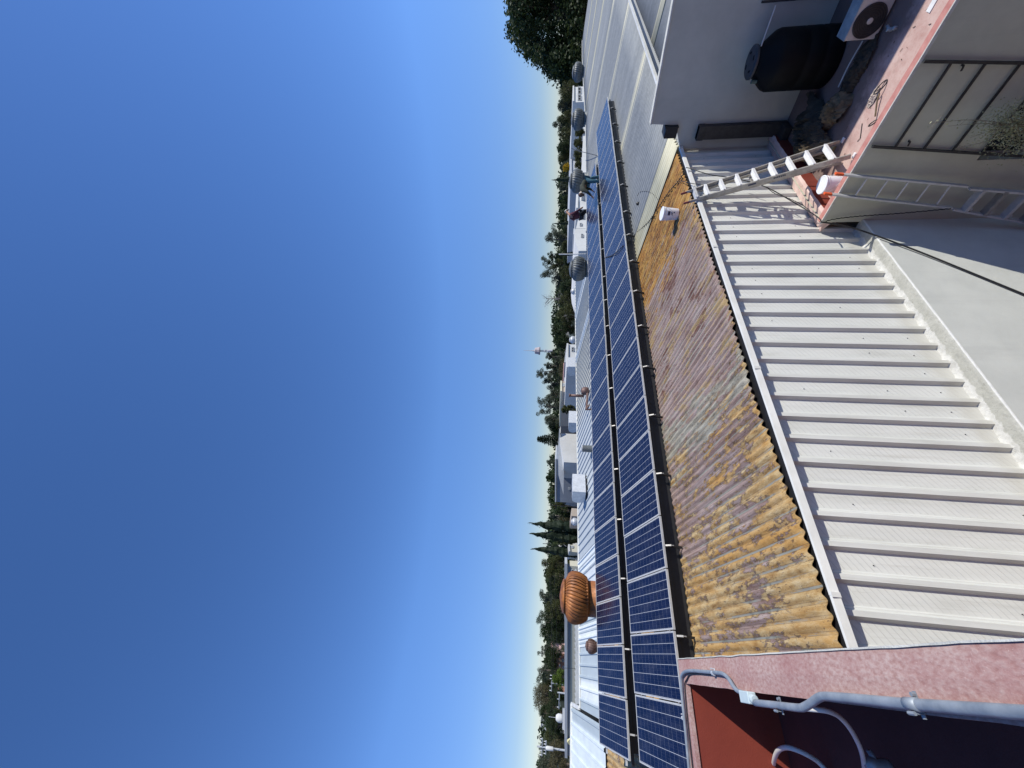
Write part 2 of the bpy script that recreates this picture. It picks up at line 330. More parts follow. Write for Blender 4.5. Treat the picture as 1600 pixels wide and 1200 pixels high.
M_TARP2 = simple('dark_olive_canvas', (.055, .048, .032), (.02, .018, .012), 5, .9, 0, .5, 18, .02)
M_WHITEB = simple('white_bucket_plastic', (.80, .81, .83), (.72, .73, .76), 6, .42)
M_INK = simple('dark_blue_print', (.025, .035, .09), (.02, .03, .07), 10, .5)
M_ORCAP = simple('bright_orange_plastic', (.72, .10, .015), (.58, .07, .01), 10, .4)
M_REDCAP = simple('dull_red_rubber', (.30, .055, .045), (.2, .04, .035), 10, .55)
M_GROUND = simple('dry_city_ground', (.22, .20, .16), (.13, .12, .10), .05, .95)
M_ASPH = simple('grey_asphalt', (.06, .06, .06), (.045, .045, .045), .8, .9)
M_BARK = simple('grey_brown_bark', (.16, .13, .10), (.09, .07, .055), 3, .9)
M_GLASS = simple('dark_window_glass', (.02, .025, .03), (.012, .014, .016), 3, .12)
M_WHITEW = mat_plaster('white_limewash', (.62, .62, .60), (.52, .52, .50), .1, .3)
M_CREAM = mat_plaster('cream_wall_paint', (.58, .55, .43), (.50, .47, .36), .1, .3)
M_GREYW = mat_plaster('slate_grey_wall', (.20, .23, .27), (.16, .18, .22), .1, .3)
M_LGREY = mat_plaster('light_grey_wall', (.46, .48, .50), (.38, .40, .42), .1, .3)
M_BRICK = mat_plaster('bare_brick', (.40, .20, .14), (.30, .15, .10), .3, 2.5, (.45,.35,.28), .6)
M_TANW = mat_plaster('tan_render', (.46, .38, .30), (.38, .31, .24), .1, .4)
def mat_leaf(name, a, b, c3, tr=.25):
    t = NT(name); v = t.coord('Object'); g = t.n('NewGeometry')
    n = t.noise(v, .9, 3, .6)
    c = t.ramp(g.outputs['Random Per Island'], [(0.0, a), (.5, b), (1.0, c3)]); c = t.mix(t.math('MULTIPLY', n, .5), c, a)
    t.base(c); t.rough(.65); t.set(Specular_IOR_Level=.25)
    ts = t.n('BsdfTranslucent'); t.l(c, ts.inputs[0]); mx = t.n('MixShader'); mx.inputs[0].default_value = tr
    out = t.t.nodes['Material Output']; t.l(t.b.outputs[0], mx.inputs[1]); t.l(ts.outputs[0], mx.inputs[2]); t.l(mx.outputs[0], out.inputs[0]); return t.m
L_DARK = mat_leaf('dark_green_leaves', (.015, .030, .010), (.035, .055, .018), (.060, .080, .028))
L_OLIVE = mat_leaf('olive_green_leaves', (.035, .045, .015), (.075, .085, .028), (.12, .12, .045))
L_EUC = mat_leaf('grey_green_leaves', (.045, .06, .04), (.085, .10, .065), (.14, .15, .10))
L_BRIGHT = mat_leaf('bright_green_leaves', (.06, .10, .012), (.11, .17, .025), (.17, .23, .05))
L_YEL = mat_leaf('yellow_blossom', (.32, .20, .01), (.50, .34, .02), (.60, .42, .04))
L_CYP = mat_leaf('cypress_foliage', (.008, .016, .009), (.018, .030, .014), (.032, .045, .020))
L_BARE = mat_leaf('bare_grey_twigs', (.14, .12, .11), (.19, .165, .15), (.26, .23, .21), .05)
L_BROWN = mat_leaf('dry_brownish_leaves', (.07, .065, .03), (.12, .11, .055), (.17, .15, .085))
L_PLANT = mat_leaf('pale_dry_olive_leaves', (.26, .27, .14), (.44, .45, .26), (.62, .62, .42))
# ------------------------------------------------------------------ ground
g = MB(); g.quad((-3000,-3000,GZ),(3000,-3000,GZ),(3000,3000,GZ),(-3000,3000,GZ)); tag(g.build('ground', M_GROUND), kind='structure')
g = MB(); g.quad((.4,-40,GZ+.02),(7.5,-40,GZ+.02),(7.5,4.7,GZ+.02),(.4,4.7,GZ+.02)); tag(g.build('alley_pavement', M_ASPH), kind='structure')
# ------------------------------------------------------------------ factory hall
fac = thing('factory_hall', 'long factory hall with a rusty corrugated roof, white ribbed cladding and rows of solar panels', 'factory', (0,5,GZ))
def corrugated(name, mat, x0, x1, y0f, y1f, pitch, amp, zf, segs=6, rows=10, jag=0.0, parent=fac, phase=0.0, solid=0.006, sheet=7):
    n = max(2, int(round((x1-x0)/pitch*segs))); vs = []; fs = []; rr = random.Random(11)
    offs = {}
    for i in range(n+1):
        x = x0+(x1-x0)*i/n; wv = (x/pitch+phase); ph = 2*math.pi*wv
        cz = amp*(1-2*abs(math.cos(math.pi*wv))**2.4)*(1+(.28*noise.noise((round(wv)*1.7, 3, 0)) if jag > .03 else 0))
        sh = int(wv//sheet)
        if sh not in offs: offs[sh] = (rr.uniform(-1,1), rr.uniform(-1,1))
        for j in range(rows+1):
            t = j/rows; ya, yb = y0f(x), y1f(x)
            y = ya+(yb-ya)*t
            dz = 0
            if jag:
                if j == 0: y += jag*offs[sh][0] + jag*.45*noise.noise((x*9, 0, 3)) - 0.010*math.cos(ph)
                dz = jag*0.35*noise.noise((x*.9, y*.6, 0)) + jag*.12*offs[sh][1] + jag*.12*noise.noise((x*6, y*3, 5)) + (jag*.07*noise.noise((x*17, y*9, 8)) if jag > .03 else 0)
            vs.append((x, y, zf(y)+cz+dz))
    for i in range(n):
        for j in range(rows):
            a = i*(rows+1)+j; fs.append((a, a+rows+1, a+rows+2, a+1))
    m = MB(); m.add(vs, fs); o = m.build(name, mat, parent, smooth=True)
    if solid:
        s = o.modifiers.new('solid', 'SOLIDIFY'); s.thickness = solid; s.offset = -1
    return o
corrugated('fibre_cement_roof', M_RUST, -5.0, 11.72, lambda x: 5.10, lambda x: 15.7, 0.146, 0.0135, roofz, 8, 60, 0.05, solid=.009)
RID = [(-5.5, 19.3), (8, 20.0), (21.5, 21.0), (26.2, 21.2)]
RID2 = [(12, 16.9), (22, 16.85), (27.6, 16.5), (34.2, 16.15), (43.6, 15.9), (56, 16.4), (67.6, 16.8), (75.5, 16.6)]
def ridge(x):
    for (a, ya), (b, yb) in zip(RID, RID[1:]):
        if a <= x <= b: return ya+(yb-ya)*(x-a)/(b-a)
    return RID[0][1] if x < RID[0][0] else RID[-1][1]
def ridge2(x):
    for (a, ya), (b, yb) in zip(RID2, RID2[1:]):
        if a <= x <= b: return ya+(yb-ya)*(x-a)/(b-a)
    return RID2[-1][1]
corrugated('translucent_sheet', M_TRANS, 11.66, 12.92, lambda x: 4.98, lambda x: 15.7, 0.19, 0.034, lambda y: roofz(y)+.012, 8, 8, 0.02)
corrugated('metal_roof', M_GREYR, 12.88, 40.0, lambda x: 4.96, lambda x: ridge2(x), 0.26, 0.045, roofz, 6, 8, 0.02)
corrugated('metal_roof', M_GREYR, 40.0, 74.5, lambda x: 4.96, lambda x: ridge2(x), 0.25, 0.022, roofz, 5, 6, 0.0)
for xc, wd in ((20.1, .95), (28.5, .95), (37.1, .95), (46.3, .95), (55.2, .95), (64, .95)):
    corrugated('translucent_sheet', M_TRANS, xc-wd/2, xc+wd/2, lambda x: 4.94, lambda x: ridge2(x)-.05 if x > 24 else 15.7, 0.20, 0.026, lambda y: roofz(y)+.016, 6, 5, 0.01)
# upper sheets up to the ridge: ribs as narrow raised seams
def ribbed(name, mat, x0, x1, ya, yb, zf, pitch, h, parent=fac):
    m = MB(); n = int((x1-x0)/pitch); px = []
    for i in range(n):
        x = x0+i*pitch; px += [(x, 0), (x+pitch*.62, 0), (x+pitch*.70, h), (x+pitch*.86, h), (x+pitch*.94, 0)]
    px.append((x0+n*pitch, 0)); vs = []
    for (x, dz) in px:
        for y in (ya(x), yb(x)): vs.append((x, y, zf(y)+dz))
    fs = [(2*i, 2*i+2, 2*i+3, 2*i+1) for i in range(len(px)-1)]
    m.add(vs, fs); return m.build(name, mat, parent)
ribbed('ridge_sheet', M_UPROOF, -1.2, 26.0, lambda x: 15.45 if x < 21 else 15.45+(x-21)*1.12, lambda x: ridge(x)-.02, lambda y: roofz(y)+.035, .36, .045)
ribbed('ridge_sheet', M_UPROOF, -5.5, -1.2, lambda x: 15.45, lambda x: 21.35, lambda y: roofz(y)+.06, .42, .045)
def trans_band(x0, x1, mat):
    ribbed('translucent_sheet', mat, x0, x1, lambda x: 15.42, lambda x: ridge(x)-.05, lambda y: roofz(y)+.06, .36, .05)
M_TRW = simple('white_translucent_sheet', (.72, .75, .74), (.62, .66, .66), 2, .5)
trans_band(.75, 1.48, M_TRW); trans_band(3.35, 4.1, M_TRW); trans_band(16.6, 17.4, M_TRW); trans_band(21.2, 22.0, M_TRW)
m = MB(); pts = [(x, ridge(x), roofz(ridge(x))+.06) for x in [-1.2+i*27.2/30 for i in range(31)]]
for a, b in zip(pts, pts[1:]): m.bar(a, b, .22, .05)
m.build('ridge_cap', M_FLASH, fac)
m = MB(); pts = [(x, ridge2(x), roofz(ridge2(x))+.05) for x in [26+i*48.5/30 for i in range(31)]]
for a, b in zip(pts, pts[1:]): m.bar(a, b, .18, .05)
m.build('ridge_cap', M_FLASH, fac)
m = MB(); m.bar((-5.5,21.4,roofz(21.4)+.08), (-1.2,21.4,roofz(21.4)+.08), .24, .07); m.bar((-1.2,19.6,roofz(19.6)+.06),(-1.2,21.4,roofz(21.4)+.06), .12, .08); m.build('ridge_cap', M_FLASH, fac)
# back slope and body under the roofs
m = MB()
m.add([(-5.5,21.3,roofz(21.3)-.08),(-1.2,21.3,roofz(21.3)-.08),(-1.2,30,-3.4),(-5.5,30,-3.4),(-1.2,19.5,roofz(19.5)-.08),(26,21.1,roofz(21.1)-.08),(26,30,-3.4),(26,16.5,roofz(16.5)-.08),(74,16.3,roofz(16.3)-.1),(74,26,-3.4),(26,26,-3.4)], [(0,1,2,3),(4,5,6,2),(7,8,9,10)]); m.build('back_roof', M_GREYR, fac)
m = MB(); P = [(5.03,GZ),(5.03,-3.02),(15.6,roofz(15.6)-.14),(26,-3.6),(26,GZ)]
vs = [(-4.6,y,z) for y, z in P]+[(73.8,y,z) for y, z in P]
m.add(vs, [(4,3,2,1,0),(5,6,7,8,9),(0,1,6,5),(1,2,7,6),(2,3,8,7),(3,4,9,8)]); m.build('wall', M_LGREY, fac)
# cladding
PT = .3485; prof = [(0,0),(.028,.060),(.084,.060),(.104,.016),(.124,.016),(.136,0)]
m = MB(); X = []
k = -12
while 1.755+k*PT < 11.75:
    X += [(1.755+k*PT+u, p) for u, p in prof]; k += 1
rows = [-3.004, -3.6, -4.3, -5.0, -5.752]; vs = []; rr = random.Random(3); jl = {}
for i, (x, p) in enumerate(X):
    kk = i//len(prof); jl.setdefault(kk, rr.uniform(-.012, .012))
    for z in rows:
        bow = .004*noise.noise((x*2, z*1.3, 0))
        vs.append((x, 5.0-p+bow, z+(jl[kk] if z < -5.5 else 0)))
n = len(rows); fs = [(i*n+j, (i+1)*n+j, (i+1)*n+j+1, i*n+j+1) for i in range(len(X)-1) for j in range(n-1)]
m.add(vs, fs); m.build('cladding', M_CLAD, fac)
m = MB(); rr = random.Random(5)
for kx in range(0, 34):
    for z in (-3.55, -4.75, -5.4):
        x = 1.755+kx*PT-2.09+.22+rr.uniform(-.02, .02)
        if x > 11.3 or rr.random() < .5: continue
        zq = z+rr.uniform(-.05,.05); m.box((x-.004, 4.988, zq-.004), (x+.004, 5.0, zq+.004))
m.build('screw', M_DARKM, fac)['kind'] = 'stuff'
# eave flashing over the cladding, in three metre lengths, and a black sheet standing in for the shaded gap behind it
x = -2.15; i = 0
while x < 11.3:
    x1 = min(x+3.05, 11.35); m = MB(); d = .003*(i % 2)
    sec = [(4.875,-2.902+d),(4.845,-2.908+d),(4.835-d,-2.985),(4.850,-2.992),(4.855,-2.925),(4.875,-2.915)]
    vs = [(x, a, b) for a, b in sec]+[(x1+.03, a, b) for a, b in sec]; ns = len(sec)
    m.add(vs, [tuple(range(ns-1,-1,-1)), tuple(range(ns, 2*ns))]+[(q, (q+1) % ns, ns+(q+1) % ns, ns+q) for q in range(ns)])
    m.box((x1-.02, 4.828, -2.99), (x1+.03, 4.8345, -2.90)); m.build('eave_flashing', M_FLASH, fac); x = x1; i += 1
m = MB(); m.bar((14.5,4.88,-2.93),(28.6,4.88,-2.93),.10,.09); m.bar((28.6,4.88,-2.93),(74,4.88,-2.93),.10,.08); m.build('eave_flashing', M_FLASH, fac)
m = MB(); m.box((-3,4.868,-3.000),(11.6,5.30,-2.993)); m.box((-3,5.25,-2.993),(11.6,5.27,-2.975)); m.build('gap_dark_sheet', M_BLACK, fac)  # black sheet added for the shade in the eave gap
# plinth wall with mortar coping
m = MB(); m.box((-3,4.73,GZ),(7.66,5.01,-5.80)); m.build('plinth_wall', M_PLBLUE, fac)
m = MB(); nx = 330; ny = 9; vs = []
for i in range(nx+1):
    x = -3+10.68*i/nx; u = ((x-1.755) % PT)
    for j in range(ny+1):
        t = j/ny; y = 4.715+.30*t
        z = -5.748 + .010*noise.noise((x*3, y*8, 0)) + .006*noise.noise((x*14, y*14, 2))
        if t > .70: z += (t-.70)/.30*(.018+.03*noise.noise((x*5.5, 0, 7))+(.015 if u < .16 else 0))
        if j == 0: z -= .012
        vs.append((x, y, z))
vs2 = [(-3+10.68*i/nx, 4.716, -5.785) for i in range(nx+1)]; b0 = len(vs); vs += vs2
fs = [(i*(ny+1)+j, (i+1)*(ny+1)+j, (i+1)*(ny+1)+j+1, i*(ny+1)+j+1) for i in range(nx) for j in range(ny)]+[(b0+i, b0+i+1, (i+1)*(ny+1), i*(ny+1)) for i in range(nx)]
m.add(vs, fs); m.build('mortar_coping', M_COPE, fac, smooth=True)
# ------------------------------------------------------------------ terrace building on the right
ter = thing('terrace_building', 'grey green rendered building with a pink roof terrace and a barred window opening', 'building', (9,0,GZ))
FZ = -5.32
m = MB(); LX = 7.65; wy0, wy1, wz0, wz1 = 1.6, 3.66, -8.3, -6.88
for (ya, yb, za, zb) in ((-9,wy0,GZ,-5.03),(wy1,4.76,GZ,-5.03),(wy0,wy1,GZ,wz0),(wy0,wy1,wz1,-5.03)):
    m.quad((LX,ya,za),(LX,ya,zb),(LX,yb,zb),(LX,yb,za))
m.quad((LX,4.76,GZ),(LX,4.76,-5.03),(11.5,4.76,-5.03),(11.5,4.76,GZ))
for a, b in (((LX,wy0,wz0),(LX,wy0,wz1)),((LX,wy1,wz1),(LX,wy1,wz0)),((LX,wy0,wz1),(LX,wy1,wz1)),((LX,wy1,wz0),(LX,wy0,wz0))):
    m.quad(a, b, (LX+.25,b[1],b[2]), (LX+.25,a[1],a[2]))
m.build('wall', M_PLGREEN, ter)
m = MB(); m.quad((LX+.25,wy0,wz0),(LX+.25,wy1,wz0),(LX+.25,wy1,wz1),(LX+.25,wy0,wz1)); wi = m.build('window', M_GLASS, ter)
m = MB()
for yy in (wy0+.03, 2.1, 2.62, 3.15, wy1-.03): m.bar((LX+.22,yy,wz0),(LX+.22,yy,wz1),.03,.03,(1,0,0))
m.bar((LX+.22,wy0,wz0+.7),(LX+.22,wy1,wz0+.7),.03,.03); m.build('window_bars', M_ALU2, wi)
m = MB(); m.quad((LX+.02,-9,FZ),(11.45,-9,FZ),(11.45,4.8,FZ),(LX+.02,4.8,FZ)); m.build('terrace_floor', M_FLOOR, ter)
m = MB(); nn = 90; vs = []
for i in range(nn+1):
    y = -9+(4.78+9)*i/nn; e = .006*noise.noise((0, y*4, 0)); f = .010*noise.noise((3, y*3, 0))
    vs += [(LX-.008+e,y,-5.045),(LX-.006+e,y,-5.022),(LX+.13+f,y,-5.020),(LX+.14+f,y,FZ-.01)]
m.add(vs, [(4*i+j, 4*i+j+1, 4*(i+1)+j+1, 4*(i+1)+j) for i in range(nn) for j in range(3)]); m.add(vs[-4:], [(0,1,2,3)])
m.build('edge_kerb', simple('red_pink_kerb_paint', (.55, .26, .22), (.42, .165, .14), 7, .8, 0, .3, 50, .005), ter)
m = MB(); vs = []
for i in range(nn+1):
    y = -9+(4.78+9)*i/nn; e = .006*noise.noise((0, y*4, 0)); vs += [(LX-.016+e,y,-5.062),(LX-.014+e,y,-5.018),(LX+.006+e,y,-5.016)]
m.add(vs, [(3*i+j, 3*i+j+1, 3*(i+1)+j+1, 3*(i+1)+j) for i in range(nn) for j in range(2)]); m.build('kerb_edge_line', M_MORTAR, ter)
m = MB(); vs = []
for i in range(41):
    x = LX+.002+(11.4-LX)*i/40; e = .02*noise.noise((x*4, 1, 0)); vs += [(x,4.60+e,FZ-.01),(x,4.60+e,-5.07+e*.5),(x,4.66+e,-5.045),(x,4.965,-5.12+e)]
m.add(vs, [(4*i+j, 4*(i+1)+j, 4*(i+1)+j+1, 4*i+j+1) for i in range(40) for j in range(3)])
m.m = [0 if k % 3 == 0 else 1 for k in range(len(m.f))]; m.add([vs[0],vs[1],vs[2],vs[3]], [(0,1,2,3)], 1)
m.build('wall_kerb', [M_RED, simple('pale_pink_mortar', (.66, .50, .45), (.55, .38, .33), 6, .85, 0, .5, 30, .01)], ter)
# rooftop room with the grey wall
room = thing('rooftop_room', 'plain grey wall of a rooftop room behind the black water tank', 'building', (12,0,FZ))
m = MB(); TX = 11.4
poly = [(-9,FZ-.1),(-9,-1.20),(1.15,-1.20),(1.15,-2.09),(4.28,-2.09),(4.33,-2.70),(4.62,-2.83),(4.90,-2.95),(4.90,FZ-.1)]
vs = [(TX,y,z) for y, z in poly]+[(TX+.15,y,z) for y, z in poly]; n = len(poly)
m.add(vs, [tuple(range(n)), tuple(range(2*n-1, n-1, -1))]+[(q, n+q, n+(q+1) % n, (q+1) % n) for q in range(n)]); m.build('wall', M_PLGREY, room)
m = MB(); m.box((TX-.02,1.2,-2.088),(TX+.17,4.29,-2.055)); m.build('coping', M_MORTAR, room)
m = MB(); m.box((TX+.2,-9,-3.4),(TX+10,1.1,-1.3)); m.build('room_block', M_PLGREY, room)
corrugated('lean_to_roof', M_GREYR, TX+.16, 74, lambda x: -1.5, lambda x: 4.80, .22, .022, lambda y: roofz(y)-.20, 5, 4, 0, parent=room)
for xc in (20.3, 28.7, 37.2): corrugated('translucent_sheet', M_TRANS, xc-.45, xc+.45, lambda x: -1.5, lambda x: 4.78, .22, .022, lambda y: roofz(y)-.185, 5, 3, 0, parent=room)
m = MB(); m.box((TX-.12,4.335,-2.74),(TX+.30,4.585,-2.44)); m.box((TX-.13,4.32,-2.75),(TX+.02,4.35,-2.42)); tag(m.build('rain_hopper', M_BLACK), 'black open rain hopper at the stepped end of the grey wall', 'rain hopper')
m = MB()
m.box((TX-.16,4.33,-5.30),(TX-.003,4.64,-3.24)); m.box((TX-.175,4.32,-3.40),(TX-.003,4.65,-3.24)); m.box((TX-.45,4.33,-5.30),(TX-.16,4.64,-5.14))
tag(m.build('downpipe', M_DARKM, bevel=.01), 'black rectangular downpipe duct fixed upright on the grey wall', 'downpipe')
# ------------------------------------------------------------------ the near building and its red parapet
near = thing('parapet_building', 'near building corner with a red painted parapet and weathered pink top', 'building', (-2,1,GZ))
m = MB(); m.box((-6,-3,GZ),(.145,3.85,-1.62)); m.build('wall', M_RED, near)
m = MB(); m.box((0,-3,-1.62),(.143,3.848,-1.016)); m.box((-6,3.735,-1.62),(0,3.848,-1.016)); m.build('parapet', M_RED, near)
m = MB(); nn = 120; vs = []
for i in range(nn+1):
    y = -3+(3.862+3)*i/nn; e = .004*noise.noise((0, y*6, 0)); vs += [(.149+e,y,-1.03),(.148+e,y,-1.003),(.075,y,-.999+e*.6),(-.004+e,y,-1.002),(-.004+e,y,-1.03)]
m.add(vs, [(5*i+j, 5*(i+1)+j, 5*(i+1)+j+1, 5*i+j+1) for i in range(nn) for j in range(4)])
m.add(vs[-5:], [(0,1,2,3,4)])
vs = []
for i in range(60):
    x = -.004-6*i/59; e = .004*noise.noise((x*6, 0, 0)); vs += [(x,3.862,-1.03),(x,3.862+e,-1.002),(x,3.725+e,-1.002),(x,3.725,-1.03)]
m.add(vs, [(4*i+j, 4*i+j+1, 4*(i+1)+j+1, 4*(i+1)+j) for i in range(59) for j in range(3)]); m.build('parapet_top', M_PINK, near)
m = MB(); vs = []
for i in range(nn+1):
    y = -3+(3.862+3)*i/nn; e = .004*noise.noise((0, y*6, 0)); e2 = .0025*noise.noise((5, y*16, 0)); vs += [(.1515+e,y,-1.012),(.1505+e,y,-.9985),(.1455+e-abs(e2),y,-.9978)]
m.add(vs, [(3*i+j, 3*(i+1)+j, 3*(i+1)+j+1, 3*i+j+1) for i in range(nn) for j in range(2)]); m.build('mortar_edge', M_MORTAR, near)
m = MB(); m.quad((-6,-3,-1.615),(0,-3,-1.615),(0,3.735,-1.615),(-6,3.735,-1.615)); m.build('roof_deck', mat_plaster('oxide_red_roof_deck', (.12,.035,.028), (.08,.024,.02), .3, 2.5, (.10,.05,.04), .4), near)
# ------------------------------------------------------------------ solar panels
def panel_proto():
    r = thing('solar_panel', 'x', 'solar panel'); W, H, T, F = 0.998, 1.89, .038, .022
    m = MB(); m.box((.019,F,-.004),(W-.019,H-F,.0)); m.build('cell_sheet', M_CELL, r)
    m = MB()
    F2 = .019; m.box((0,0,-T),(W,F,.004)); m.box((0,H-F,-T),(W,H,.004)); m.box((0,F,-T),(F2,H-F,.004)); m.box((W-F2,F,-T),(W,H-F,.004)); m.build('frame', M_ALU, r)
    m = MB(); m.box((F,F,-.012),(W-F,H-F,-.006)); m.box((W/2-.06,H-.25,-.035),(W/2+.06,H-.13,-.012)); m.build('back_sheet', M_WHITEPL, r)
    m = MB(); m.box((W-.006,.10,.004),(W+.026,.14,.008)); m.build('clamp', M_ALU2, r); m = MB(); m.box((W-.006,H-.34,.004),(W+.026,H-.30,.008)); m.build('clamp', M_ALU2, r)
    return r
pp = panel_proto()
ORD = ['first','second','third','fourth','fifth','sixth','seventh','eighth','ninth','tenth','eleventh','twelfth','thirteenth','fourteenth','fifteenth','sixteenth','seventeenth','eighteenth','nineteenth','twentieth','twenty-first','twenty-second','twenty-third','twenty-fourth','twenty-fifth','twenty-sixth']
PX = 1.02; first = True; rr = random.Random(21)
for row, (yf, zf_, yt, zt, x0, nP, nm) in enumerate(((8.36,-2.157,10.20,-1.71,-.27-PX,27,'nearer, wide'), (11.33,-1.69,13.17,-1.272,-.42-PX,26,'farther, narrow'))):
    tilt = math.atan2(zt-zf_, yt-yf)
    for i in range(nP):
        if row == 1 and i in (): continue
        o = pp if first else copy_tree(pp); first = False
        o.location = (x0+i*PX, yf, zf_+.003*math.sin(i*1.7)+.0022*i*(1 if row == 0 else .3)); o.rotation_euler = (tilt+rr.uniform(-.0025,.0025), rr.uniform(-.003,.003), rr.uniform(-.0015,.0015))
        tag(o, '%s solar panel of the %s row from the bottom of the photo' % (ORD[i] if i < 26 else 'twenty-seventh and last', nm), 'solar panel', 'solar panels on the factory roof')
rackm = []
for row, (yf, zf_, yt, zt, x0, nP, nm) in enumerate(((8.36,-2.157,10.20,-1.71,-.27-PX,27,'nearer'), (11.33,-1.69,13.17,-1.272,-.42-PX,26,'farther'))):
    rk = thing('mounting_rack', 'aluminium mounting rails and short struts under the %s row of solar panels' % nm, 'mounting rack', (x0,yf,zf_-.3), 'panel mounting racks')
    for f in (.17, .83):
        y = yf+(yt-yf)*f; z = zf_+(zt-zf_)*f-.062; m = MB(); m.bar((x0-.12,y,z),(x0+nP*PX+.1,y,z),.04,.04); m.build('rail', M_ALU, rk)
    m = MB(); m.bar((x0-.1,yf+.16,zf_-.10),(x0+nP*PX,yf+.16,zf_-.10),.05,.06)
    m.build('front_beam', M_BLACK, rk)
    x = x0+.42
    while x < x0+nP*PX:
        m = MB(); m.bar((x,yf+.04,zf_-.05),(x,yf-.01,zf_-.155),.042,.03,(1,0,0)); m.tube([(x,yf-.01,zf_-.14),(x,yf-.015,zf_-.20)], .010, 6); st_ = m.build('strut', M_ALU2, rk)
        m = MB(); m.bar((x,yf+.03,zf_-.1),(x,yf+.10,roofz(yf+.1)+.01),.04,.04,(1,0,0)); m.build('foot', M_BLACK, st_)  # lower post made black: shade under the panels put into its colour
        x += 2.04 if x > 14 else 1.53
    m = MB(); x = x0+.42
    while x < x0+nP*PX:
        m.bar((x,yt-.2,zt-.1),(x,yt-.05,roofz(yt)+.02),.045,.04,(1,0,0)); x += 2.0
    m.build('rear_legs', M_ALU2, rk)
    m = MB(); a = yf+.22; m.box((x0+.1,a,roofz(a)+.02),(x0+nP*PX,a+.05,zf_-.06+.05)); m.build('gap_shade_board', M_BLACK, rk)  # black board added for the shade beneath the panels
# ------------------------------------------------------------------ roof ventilators
def turbine(name, p, R, H, mats, label, cat='turbine vent', group=None, neck=.55, nb=26, tilt=0, top=None):
    t = thing(name, label, cat, p, group)
    m = MB(); nr = R*.70
    m.lathe([(nr*1.28,-.25),(nr*1.18,neck*.25),(nr,neck*.45),(nr,neck)], p, 28); m.build('neck', mats[0], t, smooth=True)
    p = Vector(p); c = p+Vector((0,0,neck)); hh = H
    # inner dark core and curved vanes
    pr = [(nr*.92,0),(R*.86,hh*.18),(R*.93,hh*.42),(R*.86,hh*.70),(R*.55,hh*.92)]
    m = MB(); m.lathe(pr, c, 28); m.build('core', mats[1], t, smooth=True)
    m = MB(); ns = 9
    for k in range(nb):
        a0 = 2*math.pi*k/nb; vs = []
        for i in range(ns+1):
            s = i/ns; z = hh*(.02+.93*s); rr_ = R*(.72+.28*math.sin(math.pi*(.12+.80*s))) if s < .75 else R*(.72+.28*math.sin(math.pi*(.12+.80*s)))*(1-.35*(s-.75)/.25)
            tw = a0+.28*s; da = 2*math.pi/nb*.95
            for q, rf in ((0,1.0),(.5,1.035),(1,.955)):
                a = tw+da*q; vs.append(c+Vector((rr_*rf*math.cos(a), rr_*rf*math.sin(a), z)))
        m.add(vs, [(3*i+j, 3*i+j+1, 3*i+j+4, 3*i+j+3) for i in range(ns) for j in range(2)])
    m.build('vanes', mats[0], t, smooth=True)
    m = MB(); m.lathe([(R*.70,hh*.90),(R*.66,hh*.955),(R*.45,hh*1.03),(R*.12,hh*1.075),(.03,hh*1.09)], c, 28); m.build('cap', mats[0] if top is None else top, t, smooth=True)
    m = MB(); m.lathe([(R*.80,-.015),(R*.84,.0),(R*.84,.05),(R*.78,.06)], c, 28); m.build('ring', mats[0], t, smooth=True)
    return t
DK = simple('shadowed_dark_metal', (.05,.05,.05), (.03,.03,.03), 5, .6)
ODK = simple('dark_brown_metal', (.16,.055,.02), (.08,.03,.012), 5, .6)
p = onY(930,936,14.2); p.z = roofz(14.2); turbine('turbine_vent', p, .74, .80, (M_ORANGE, ODK), 'large rusty orange turbine ventilator behind the panels', neck=.78, nb=42)
TG = 'grey turbine ventilators along the ridge'
for (x, y, Y, R, H, nk, lb) in ((902,420,14.7,.70,.84,.66,'grey turbine ventilator nearest the upright white pole behind the panels'), (900,283,15.9,.86,.98,.55,'grey turbine ventilator right behind the bending worker'),
                            (902,187,15.8,.92,1.05,.55,'grey turbine ventilator on a white base, between the workers and the big tree'), (902,113,16.2,1.0,1.1,.6,'grey turbine ventilator under the edge of the big dark tree')):
    c = onY(x,y,Y); b = Vector((c.x, c.y, min(c.z-.5*H-nk, roofz(Y)+.0))); nk2 = c.z-.5*H-b.z; turbine('turbine_vent', b, R, H, (M_GALVD, DK), lb, group=TG, neck=nk2)
c = onY(923,1010,14.3); b = Vector((c.x,c.y,roofz(14.3))); turbine('turbine_vent', b, .195, .27, (M_BROWN, DK), 'small brown turbine vent next to the orange one', neck=c.z-.13-b.z, nb=16)
for (x, y, Y, R, lb) in ((896,815,21.5,.20,'small pale ball vent beside the cypress trees'), (895,531,23.5,.30,'small pale ball vent below the round dark tree'), (897,455,25.0,.32,'small dull ball vent near the bare tree')):
    c = onY(x,y,Y); b = Vector((c.x,c.y,c.z-.55)); turbine('ball_vent', b, R, R*1.5, (M_GALV, DK), lb, 'roof vent', 'small ball vents', neck=.35, nb=14)
